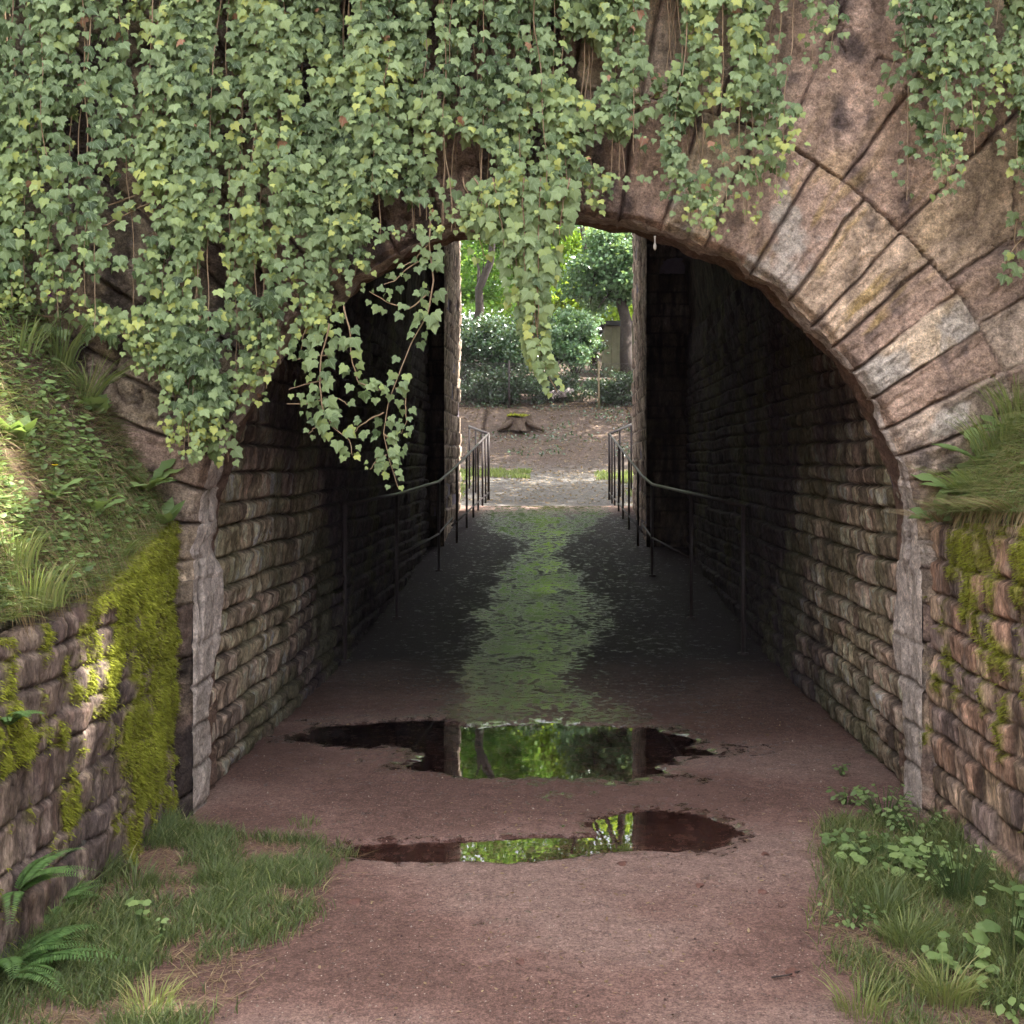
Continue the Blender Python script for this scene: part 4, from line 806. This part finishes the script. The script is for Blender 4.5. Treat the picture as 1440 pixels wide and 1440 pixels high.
# right-hand verge: broad-leaved weeds
def leafy(loc, label, n, h, spread, size, seed, tv=ROUND_V, tt=ROUND_T, name='leafy_weed', rn=(.4, 1), group='weeds along the foot of the right wall', mat='weed'):
    r2 = np.random.default_rng(seed); root = empty(name, loc); tag(root, label, 'weed', group); q = MB(); Ps = []; 
    for i in range(n):
        a = r2.uniform(0, 2*np.pi); r = spread*math.sqrt(r2.random()); hh = h*r2.uniform(.35, 1.1); p = np.array([math.cos(a)*r, math.sin(a)*r, hh]); Ps.append(p)
        q.tube([np.array([p[0]*.25, p[1]*.25, 0]), p*np.array([.6, .6, .6]), p], .0013, 4, cap=False)
    Ps = np.array(Ps); a = np.arctan2(Ps[:, 1], Ps[:, 0]); tip = np.stack([np.cos(a), np.sin(a)-.4, r2.normal(-.15, .25, n)], 1)
    v, t, l = leaves(Ps, tip, np.stack([r2.normal(0, .35, n), r2.normal(-.45, .3, n), 1+0*a], 1), size*r2.uniform(.6, 1.15, n), r2.uniform(*rn, n), tv, tt)
    mesh('foliage', v, t, M[mat], root, lc=l); q.build('stem', M[mat], root, True); return root
leafy(onf(1240, 1220), 'light green weed with rounded lobed leaves in the middle of the right verge', 70, .10, .16, .040, 1)
leafy(onf(1205, 1200), 'round leafed weed on the path side of the right verge', 44, .07, .12, .036, 2, rn=(.2, .7))
leafy(onf(1300, 1235), 'large lobed weed below the reddish wall corner', 34, .12, .12, .05, 3)
leafy(onf(1245, 1155), 'bushy small leaved plant at the foot of the right arch corner', 70, .13, .13, .035, 4, OVAL_V, OVAL_T, rn=(.2, .8))
leafy(onf(1190, 1130), 'small pale leaved plant nearest the tunnel on the right', 26, .07, .07, .035, 5, OVAL_V, OVAL_T, rn=(.3, .8))
leafy(onf(1183, 1090), 'tiny green sprout alone on the dirt beside the right tunnel wall', 12, .06, .03, .03, 6, OVAL_V, OVAL_T, rn=(.2, .6))
leafy(onf(1350, 1270), 'spindly weed with tiny leaves leaning on the right wall', 60, .20, .13, .025, 7, OVAL_V, OVAL_T, rn=(.6, 1))
leafy(onf(1290, 1180), 'weed with many small oval leaves climbing along the right wall foot', 60, .12, .13, .03, 8, OVAL_V, OVAL_T, rn=(.4, .9))
leafy(onf(1420, 1350), 'tall large leaved weed at the right picture edge', 22, .24, .10, .06, 9, rn=(.3, .7))
leafy(onf(1350, 1365), 'low round leafed weed in the bottom right grass', 32, .08, .12, .042, 10, rn=(.5, 1))
leafy(onf(1425, 1425), 'pale sunlit broad leaved weed in the bottom right corner', 30, .07, .12, .045, 11, OVAL_V, OVAL_T, rn=(.8, 1))
leafy(onf(1195, 1300), 'low weed with small leaves on the ragged edge of the right verge', 26, .06, .12, .03, 14, OVAL_V, OVAL_T, rn=(.3, .8))
leafy(onf(195, 1320), 'small upright pale green weed standing alone in the left verge', 8, .13, .025, .035, 12, group='weeds in the left verge')
leafy(onf(226, 1335), 'thin spiky sprout right of the pale weed in the left verge', 14, .10, .008, .022, 13, OVAL_V, OVAL_T, group='weeds in the left verge')
# fallen leaves, twigs and petals on the ground
def flat_leaf(px, py, label, size, seed, mat='dead', name='fallen_leaf', cat='leaf', tv=IVY_V, tt=IVY_T):
    r2 = np.random.default_rng(seed); p = onf(px, py)+np.array([0, 0, .006]); a = r2.uniform(0, 6.28)
    v, t, l = leaves(np.zeros((1, 3)), np.array([[math.cos(a), math.sin(a), .15]]), np.array([[r2.normal(0, .3), -.5, 1.]]), size, [r2.random()], tv*np.array([1, 1, 2.2]), tt)
    tag(mesh(name, v, t, M[mat], lc=l, loc=p), label, cat, 'fallen leaves on the path')
flat_leaf(506, 1271, 'dark curled dead leaf on the path just right of the left grass', .05, 1)
flat_leaf(1076, 1204, 'dark dead leaf on the path right of the front puddle', .035, 2)
flat_leaf(870, 1216, 'brown leaf at the front edge of the near puddle', .045, 3)
flat_leaf(1066, 1255, 'pale brown dead leaf lying near the right verge', .04, 4)
flat_leaf(1105, 1366, 'shrivelled dark leaf near the bottom beside the right verge', .05, 5)
flat_leaf(737, 1355, 'dark leaf scrap in the middle of the path near the bottom', .03, 6)
flat_leaf(985, 1250, 'flat dark leaf scrap right of centre on the path', .035, 8)
flat_leaf(140, 1350, 'crumpled white petal lying in the dark left verge', .05, 7, 'petal', 'white_petal', 'petal', OVAL_V, OVAL_T)
q = MB(); p = onf(1085, 1378); q.tube([p+np.array([-.0, 0, .008]), p+np.array([.05, .01, .010]), p+np.array([.10, .05, .006])], [.003, .0025, .0015], 6)

tag(q.build('twig', M['bark'], None, True), 'thin dark twig beside the shrivelled leaf near the right verge', 'twig')
# crumbs of leaf and twig
n = 2400; X = rng.uniform(-1.5, 1.4, n); Y = rng.uniform(2.9, 8.5, n); k = fbm(X*1.6, Y*1.6, 3, 445) > .45; X, Y = X[k], Y[k]; n = len(X); a = rng.uniform(0, 6.28, n)
v, t, l = leaves(np.stack([X, Y, floorz(X, Y)[0]+.003], 1), np.stack([np.cos(a), np.sin(a), rng.normal(0, .2, n)], 1), rng.normal(0, .3, (n, 3))+[0, 0, 1.], rng.uniform(.006, .026, n), rng.uniform(0, .6, n), OVAL_V, OVAL_T, rng.uniform(.25, 1, n))
tag(mesh('leaf_crumbs', v, t, M['straw'], lc=l), 'brown crumbs of leaf and twig on the path', 'leaf litter', kind='stuff')
# grit
n = 5000; X = rng.uniform(-1.6, 1.6, n); Y = 2.9+5.5*rng.random(n)**1.6; k = rng.random(n) < (.35+.65*fbm(X*2, Y*2, 3, 440)); X, Y = X[k], Y[k]; n = len(X)
Zg = floorz(X, Y)[0]; s = .0012+.0075*rng.random(n)**4; tet = np.array([(1, 0, -.3), (-.5, .9, -.3), (-.5, -.9, -.3), (0, .1, .8)], float)
V = np.stack([X, Y, Zg+.001], 1)[:, None]+(tet[None]*s[:, None, None]); a = rng.uniform(0, 6.28, n)
T = (np.array([(0, 1, 3), (1, 2, 3), (2, 0, 3)])[None]+(np.arange(n)*4)[:, None, None]).reshape(-1, 3)
pal = np.array([(.16, .10, .085), (.30, .23, .19), (.42, .36, .30), (.09, .06, .055)]); cc = np.repeat(pal[rng.choice(4, n, p=[.4, .3, .12, .18])], 4, 0)
tag(mesh('grit', V, T, M['earth'], col=cc, smooth_=False), 'loose grit and small chips on the path', 'grit', kind='stuff')
# purple flower in the ivy
p = W(77, 405, 4.85); m = 26; a = rng.uniform(0, 6.28, m); v, t, l = leaves(rng.normal(0, .012, (m, 3)), np.stack([np.cos(a), -.5+0*a, np.sin(a)], 1), rng.normal(0, 1, (m, 3)), .02, rng.random(m), OVAL_V, OVAL_T)
root = empty('purple_flower', p); tag(root, 'small purple flower head poking out where the left ivy meets the bank', 'flower'); mesh('petals', v, t, M['purple'], root, lc=l)
q = MB(); q.tube([(0, 0, 0), (.01, .03, -.12), (.0, .06, -.28)], .002, 5); q.build('stem', M['weed'], root)
# ------------------------------------------------------------------ beyond the tunnel
def crown(cen, rad, n, size, seed, clumps=60, cs=.28, gap=None, hull=.35):
    r2 = np.random.default_rng(seed); u = norm(r2.normal(0, 1, (clumps, 3)))*(r2.random(clumps)**hull)[:, None]
    c = cen+u*rad*(.5+.85*r2.random(clumps))[:, None]; i = r2.integers(0, clumps, n); rr = np.asarray(rad).mean()*cs
    P = c[i]+r2.normal(0, 1, (n, 3))*rr*np.array([1, 1, .55])*.6
    if gap is not None: P = P[gap(P)]; n = len(P); i = i[:n]
    tip = r2.normal(0, 1, (n, 3))+np.array([0, 0, -.4]); nor = r2.normal(0, .8, (n, 3))+np.array([0, -.35, 1.0])
    rn = np.clip(r2.normal(.5, .2, n)+.25*(r2.random(clumps)[i % clumps]-.5), 0, 1)
    return leaves(P, tip, nor, size*r2.uniform(.6, 1.2, n), rn, DIA_V, DIA_T, 1.25)
def tree(name, base, top, r0, cen, rad, n, size, mat, label, seed, clumps=60, gap=None, limbs=6, group='trees beyond the tunnel', cs=.28):
    base = np.array(base, float); r2 = np.random.default_rng(seed); root = empty(name, base); tag(root, label, 'tree' if 'tree' in name else 'bush', group)
    v, t, l = crown(np.array(cen, float), np.array(rad, float), n, size, seed, clumps, cs, gap); mesh('crown', v-base, t, M[mat], root, lc=l, smooth_=False)
    q = MB(); top = np.array(top, float); tt_ = np.linspace(0, 1, 8)[:, None]; T0 = base+(top-base)*tt_+r2.normal(0, .03, (8, 3))*np.sin(tt_*3.1)*np.linalg.norm(top-base)*.4
    T0[0] = base-[0, 0, .2]; q.tube(T0-base, np.linspace(r0, r0*.45, 8), 10)
    for i in range(limbs):
        s = T0[int(r2.integers(3, 8))]; e = np.array(cen)+norm(r2.normal(0, 1, 3))*np.array(rad)*.8; m = (s+e)/2+r2.normal(0, .1, 3)
        q.tube(np.array([s, m, e])-base, [r0*.4, r0*.25, r0*.08], 6)
    q.build('trunk', M['bark'], root, True); return root
G = lambda x, y: (x, y, float(prof(y)))
tree('tree', G(2.02, 33), W(872, 250, 33), .20, (1.5, 33.2, 7.2), (1.3, 1.2, 1.7), 16000, .13, 'leaf_blue', 'dark trunked tree with blue green leaves at the right of the far opening', 11, 46)
tree('leaning_tree', G(-2.7, 32.5), W(700, 300, 32), .17, (-1.6, 33.5, 8.6), (1.7, 1.3, 1.6), 11000, .13, 'leaf_emerald', 'leaning dark trunked tree with emerald leaves at the left of the far opening', 12, 42)
tree('lime_tree', G(-.6, 42), (-.6, 42, 8), .2, (-.5, 41, 9.0), (3.4, 1.8, 3.4), 34000, .16, 'leaf_yellow', 'bright yellow green tree in the middle behind the others', 13, 70)
tree('tree', G(3.2, 43), (3.2, 43, 9), .22, (2.9, 42, 8.2), (1.8, 1.6, 2.6), 14000, .15, 'leaf_yellow', 'sunlit lime coloured tree behind the olive hut', 14, 60)
tree('tree', G(-4.2, 37), (-4.0, 37, 8.5), .22, (-3.2, 37, 8.6), (2.0, 1.6, 3.0), 14000, .15, 'leaf_emerald', 'green tree behind the leaning trunk', 15, 60)
tree('tree', G(1.2, 37), (.8, 37, 10), .15, (.9, 37, 12.5), (2.2, 1.5, 2.0), 12000, .14, 'leaf_emerald', 'high dark green tree crown over the middle of the far opening', 16, 60)
tree('tree', G(-7.5, 30), (-7.5, 30, 8), .25, (-7.0, 30, 8.6), (2.8, 2.8, 3.4), 12000, .18, 'leaf_emerald', 'broad green tree hidden left of the far opening', 17, 60)
tree('tree', G(7.5, 27), (7.0, 27, 8), .25, (5.0, 27, 10.0), (4.2, 4.2, 1.8), 26000, .17, 'leaf_emerald', 'broad green tree shading the track right of the far opening', 18, 50)
tree('tree', G(-5.2, 24), (-4.8, 24, 7), .22, (-3.2, 24.5, 9.8), (3.0, 3.0, 1.6), 9000, .16, 'leaf_emerald', 'tree overhanging the track left of the far opening', 19, 34)
tree('tree', G(10, 21.5), (9, 21, 8.5), .25, (6.9, 20.9, 10.8), (3.2, 2.3, .9), 8500, .17, 'leaf_emerald', 'unseen tree added on the right, throwing broken shade on the track at the tunnel end', 20, 40)  # put in to break up the sun on the far track
tree('bush', G(-1.8, 31), (-1.8, 31, 4.5), .05, (-1.75, 31, 4.75), (1.2, .8, .95), 17000, .085, 'bush_dark', 'glossy dark evergreen bush left of centre behind the fence', 21, 90, limbs=9, group='bushes beyond the tunnel')
tree('bush', G(.5, 30.5), (.5, 30.5, 4.4), .05, (.5, 30.5, 4.9), (.68, .6, .72), 9000, .10, 'leaf_blue', 'blue green bush in front of the olive hut', 22, 60, limbs=9, group='bushes beyond the tunnel')
tree('bush', G(-.3, 32), (-.3, 32, 5), .05, (-.35, 32.2, 5.1), (1.2, .7, .9), 11000, .10, 'bush_dark', 'dark bush filling the gap in the middle behind the fence', 23, 70, limbs=9, group='bushes beyond the tunnel')
tree('bush', G(-1.6, 29.9), (-1.6, 29.9, 3.6), .04, (-1.45, 29.9, 3.55), (1.25, .4, .5), 9000, .07, 'bush_dark', 'low dark hedge bush at the foot of the left bank beyond the tunnel', 24, 80, limbs=9, group='bushes beyond the tunnel')
tree('bush', G(1.7, 29.9), (1.7, 29.9, 3.5), .04, (1.6, 29.95, 3.5), (.8, .35, .42), 6000, .07, 'bush_dark', 'low dark hedge bush right of the fence post', 25, 60, limbs=9, group='bushes beyond the tunnel')
tree('bush', G(.1, 30.1), (.1, 30.1, 3.5), .04, (.0, 30.3, 3.55), (.7, .3, .4), 4500, .07, 'bush_dark', 'low dark hedge bush behind the wire fence', 26, 60, limbs=9, group='bushes beyond the tunnel')
tree('bush', G(.15, 29.75), (.15, 29.75, 3.2), .02, (.12, 29.72, 3.42), (.32, .12, .14), 260, .07, 'pale_leaf', 'pale pinkish leafed sprig against the wire fence', 27, 14, limbs=3, group='bushes beyond the tunnel')
# far wood as one mass
ps = []
for i, (x, y, z, a, b_, c_) in enumerate([(-12, 52, 9, 7, 3, 8), (0, 56, 10, 7, 3, 9), (12, 54, 9, 7, 3, 8), (-24, 48, 8, 8, 4, 8), (25, 50, 9, 8, 4, 8), (0, 50, 15, 8, 3, 5)]):
    ps.append(crown(np.array([x, y, z+3.]), np.array([a, b_, c_]), 14000, .32, 500+i, 90, .22))
v, t, l = join(ps); tag(mesh('woodland', v, t, M['leaf_emerald'], lc=l, smooth_=False), 'mass of woodland behind the trees', 'wood', kind='stuff')
# undergrowth beyond
n = 9000; X = rng.uniform(-5, 5, n); Y = rng.uniform(29.6, 36, n); k = fbm(X, Y, 3, 520) > .42; X, Y = X[k], Y[k]; n = len(X)
v, t, l = leaves(np.stack([X, Y, prof(Y)+rng.uniform(0, .25, n)], 1), rng.normal(0, 1, (n, 3)), rng.normal(0, .5, (n, 3))+[0, -.4, 1], .09, rng.random(n)*.7, DIA_V, DIA_T)
tag(mesh('undergrowth', v, t, M['bush_dark'], lc=l, smooth_=False), 'dark ground ivy and undergrowth on the slope behind the fence', 'undergrowth', kind='stuff')
n = 5200; X = rng.uniform(-4.5, 4.5, n); Y = rng.uniform(24.8, 29.6, n); k = fbm(X*1.3, Y*1.3, 3, 525) > .60-.07*smooth(27.5, 29.4, Y); X, Y = X[k], Y[k]; n = len(X)
v, t, l = leaves(np.stack([X, Y, terr(X, Y)+rng.uniform(0, .14, n)], 1), rng.normal(0, 1, (n, 3)), rng.normal(0, .5, (n, 3))+[0, -.4, 1], .07, rng.random(n), DIA_V, DIA_T)
tag(mesh('ground_ivy', v, t, M['bush_dark'], lc=l, smooth_=False), 'dark low plants scattered over the earth slope', 'ground cover', kind='stuff')
# far verge grass either side of the track
def fg(n, x0, x1, y0, y1, sd):
    X = rng.uniform(x0, x1, n); Y = rng.uniform(y0, y1, n); k = fbm(X*3, Y*3, 3, sd) > .42; X, Y = X[k], Y[k]; m = len(X); a = rng.uniform(0, 6.28, m)
    return blades(np.stack([X, Y, terr(X, Y)], 1), rng.uniform(.05, .12, m), .014, np.stack([np.cos(a)*.5, np.sin(a)*.5, 0*a], 1), rnd=rng.uniform(.5, .95, m))
v, t, l = join([fg(5000, -3.2, -.55, 22.3, 23.6, 530), fg(5000, .75, 3.6, 22.0, 23.6, 531), fg(3500, 1.2, 3.4, 19.4, 22, 532), fg(2500, -3.4, -1.6, 18.5, 22, 533)])
tag(mesh('grass', v, t, M['grass'], lc=l), 'thin grass strips along the track beyond the tunnel', 'grass', kind='stuff')
# leaf litter beyond
n = 16000; X = rng.uniform(-4, 4, n); Y = 30-11.5*rng.random(n)**1.6; v, t, l = leaves(np.stack([X, Y, terr(X, Y)+.012], 1), np.concatenate([rng.normal(0, 1, (n, 2)), rng.normal(0, .15, (n, 1))], 1), np.array([0, 0, 1.])+rng.normal(0, .25, (n, 3)), rng.uniform(.03, .075, n), rng.uniform(0, .6, n), DIA_V, DIA_T)
tag(mesh('leaf_litter', v, t, M['straw'], lc=l, smooth_=False), 'brown leaf litter on the earth beyond the tunnel', 'leaf litter', kind='stuff')
# stump
p = np.array([W(730, 602, 27.7)[0], 27.7, float(terr(np.array(-.93), np.array(27.7)))-.02]); root = empty('tree_stump', p); tag(root, 'mossy sawn tree stump on the earth slope beyond the tunnel', 'tree stump')
aa = np.linspace(0, 2*np.pi, 28, endpoint=False); rows = []
for z, r in ((-.05, .40), (.04, .33), (.12, .29), (.22, .275), (.30, .27)): rows.append(np.stack([np.cos(aa)*r*(1+.20*np.cos(aa*5+1)*(1.2-z*3)+.07*np.sin(aa*9)), np.sin(aa)*r*(1+.20*np.cos(aa*5+1)*(1.2-z*3)), z+.02*np.cos(aa*3)], 1))
rows = [r_*np.array([1.12, 1.12, 1.0]) for r_ in rows]; V = np.concatenate(rows); V[:, 2] += .05*np.cos(np.arctan2(V[:, 1], V[:, 0])*2+.6)*(V[:, 2] > .15); Fc = [(i*28+j, i*28+(j+1) % 28, (i+1)*28+(j+1) % 28, (i+1)*28+j) for i in range(4) for j in range(28)]
q = MB(); 
for i_, (a0, L0) in enumerate([(-2.4, .34), (-1.5, .28), (-.6, .40), (.6, .3), (2.6, .38)]):
    dv = np.array([math.cos(a0), math.sin(a0), 0]); q.tube([dv*.16+[0, 0, .24], dv*.33+[0, 0, .11], dv*(.33+L0*.5)+[0, 0, .03], dv*(.33+L0)+[0, 0, -.05]], [.09, .085, .055, .03], 7)
q.build('root', M['stump'], root, True)
mesh('trunk', V, Fc, M['stump'], root); tp = rows[-1]*np.array([.97, .97, 1])+[0, 0, .004]; mesh('cut_face', np.vstack([tp, [[0, 0, .29]]]), [(j, (j+1) % 28, 28) for j in range(28)], M['wood'], root)
n = 500; a = rng.uniform(0, 6.28, n); r = .29*np.sqrt(rng.random(n)); k = fbm(np.cos(a)*r*9, np.sin(a)*r*9, 2, 540) > .45; a, r = a[k], r[k]; n = len(a)
v, t, l = blades(np.stack([np.cos(a)*r, np.sin(a)*r, .31+0*a], 1), .05, .03, rng.normal(0, .4, (n, 3)), rnd=rng.uniform(.3, .9, n)); o = mesh('moss', v, t, M['moss'], root, lc=l); o['kind'] = 'stuff'
# wire fence
FYv = 29.35; fz = lambda x: float(terr(np.array(x), np.array(FYv)))
root = empty('wire_fence', (0, FYv, fz(0))); tag(root, 'diamond mesh wire fence on thin posts at the foot of the far trees', 'fence')
off = np.array([0, FYv, fz(0)])
for x in (-3.3, W(716, 0, FYv)[0]-.0, W(842, 0, FYv)[0], 3.4):
    q = MB(); q.tube([np.array([x, FYv, fz(x)-.1])-off, np.array([x, FYv, fz(x)+1.22])-off], .026, 8); q.build('post', M['wood'] if x > 0 else M['iron'], root, True)
q = MB(); zb = fz(0)+.05; hh = 1.1; st = .11
for x in np.arange(-3.3-hh, 3.4, st):
    for s_ in (1, -1):
        a0 = max(x, -3.3); b0 = min(x+hh, 3.4); 
        if b0 <= a0: continue
        za, zb2 = (a0-x, b0-x) if s_ > 0 else (hh-(a0-x), hh-(b0-x))
        q.tube([np.array([a0, FYv-.003*s_, zb+za])-off, np.array([b0, FYv-.003*s_, zb+zb2])-off], .004, 3, cap=False)
for z in (0, hh): q.tube([np.array([-3.3, FYv, zb+z])-off, np.array([3.4, FYv, zb+z])-off], .006, 4)
q.build('wire_mesh', M['iron'], root, True)
# hut
hx0, hx1, hy, hz = 1.42, 4.6, 34.2, 4.0; root = empty('garden_hut', (3, 35, hz)); tag(root, 'olive timber hut with a flat dark roof among the far trees on the right', 'hut')
q = MB(); 
for i in range(16): q.box((hx0-3+i*.2, -.8, -.4), (hx0-3+i*.2+.192, 1.4, 1.70))
q.build('wall', M['hut'], root); q = MB(); q.box((hx0-3.12, -1.0, 1.705), (hx1-2.9, 1.6, 1.83)); q.build('roof', M['roof'], root)
# ------------------------------------------------------------------ sun, sky and an unseen tree placed to shade the near side
el, az = math.radians(SUN_EL), math.radians(SUN_AZ)
SD = np.array([math.sin(az)*math.cos(el), math.cos(az)*math.cos(el), math.sin(el)])
LIT = [(np.array([-1.98, 3.75, 1.42]), .22), (np.array([-2.25, 3.9, 1.85]), .56), (np.array([-2.45, 4.5, 2.1]), .36), (np.array([2.42, 4.45, 2.2]), .20), (onf(1340, 1440), .26), (onf(1440, 1440), .30), (onf(215, 1430), .13), (onf(10, 1260)+np.array([0, 0, .3]), .16), (W(60, 330, 4.9), .25), (W(1430, 820, 4.15), .07)]  # sun patches: the placed tree's leaves are left out along these rays
def gap(P):
    k = np.ones(len(P), bool)
    for c, r in LIT:
        d = P-c; al = d@SD; q_ = d-al[:, None]*SD; k &= np.linalg.norm(q_, axis=1) > r
    return k
tree('shade_tree', (9.0, 7.6, 7.5), (7.4, 6.0, 9.8), .22, (6.3, 4.5, 9.8), (4.1, 3.4, 1.0), 40000, .15, 'leaf_emerald', 'unseen tree placed for shade above the right side of the arch, crown cut open for sun patches', 31, 170, gap, 9, group='unseen shade placed over the near side', cs=.20)
sc_w = bpy.data.worlds.new('World'); scene.world = sc_w; sc_w.use_nodes = True; nt = sc_w.node_tree
sky = nt.nodes.new('ShaderNodeTexSky'); sky.sky_type = 'NISHITA'; sky.sun_disc = False; sky.sun_elevation = el; sky.sun_rotation = az; sky.air_density = 1.0; sky.dust_density = 2.0; sky.ozone_density = .8
sm = nt.nodes.new('ShaderNodeMix'); sm.data_type = 'RGBA'; sm.inputs[0].default_value = .68; sm.inputs[7].default_value = (2.75, 2.42, 2.18, 1)   # warm white mixed into the sky to cut its blue cast
nt.links.new(sky.outputs[0], sm.inputs[6]); nt.links.new(sm.outputs[2], nt.nodes['Background'].inputs[0]); nt.nodes['Background'].inputs[1].default_value = .15
sl = bpy.data.lights.new('sun', 'SUN'); sl.energy = 2.2; sl.angle = math.radians(.5); sl.color = (1, .94, .84); so = bpy.data.objects.new('sun', sl); COL.objects.link(so)
so.rotation_euler = Vector(SD).to_track_quat('Z', 'Y').to_euler(); so.location = (10, 0, 30)
cam = bpy.data.cameras.new('camera'); co_ = bpy.data.objects.new('camera', cam); COL.objects.link(co_); scene.camera = co_
co_.location = (0, 0, EYE); co_.rotation_euler = (math.radians(90), 0, 0); cam.sensor_width = 36; cam.lens = 40.0
cam.shift_x = -(CX-720)/1440; cam.shift_y = -(720-HY)/1440; cam.clip_end = 1000; cam.clip_start = .05
# air volume added to lift the blacks, tinted like violet haze
hb = MB(); hb.box((-262, -162, -1.6), (262, 312, 27)); hm = bpy.data.materials.new('haze air'); hm.use_nodes = True; hn = hm.node_tree; hn.nodes.clear()
pv = hn.nodes.new('ShaderNodeVolumePrincipled'); pv.inputs['Density'].default_value = .0005; pv.inputs['Color'].default_value = (.88, .82, .93, 1); ho = hn.nodes.new('ShaderNodeOutputMaterial'); hn.links.new(pv.outputs[0], ho.inputs['Volume'])
hz_ = hb.build('added_haze', hm); hz_['kind'] = 'stuff'
scene.view_settings.view_transform = 'Standard'; scene.view_settings.look = 'None'; scene.view_settings.gamma = 1; scene.view_settings.exposure = 3.7
scene.cycles.max_bounces = 8; scene.cycles.diffuse_bounces = 4; scene.cycles.transparent_max_bounces = 8; scene.cycles.caustics_reflective = False; scene.cycles.caustics_refractive = False
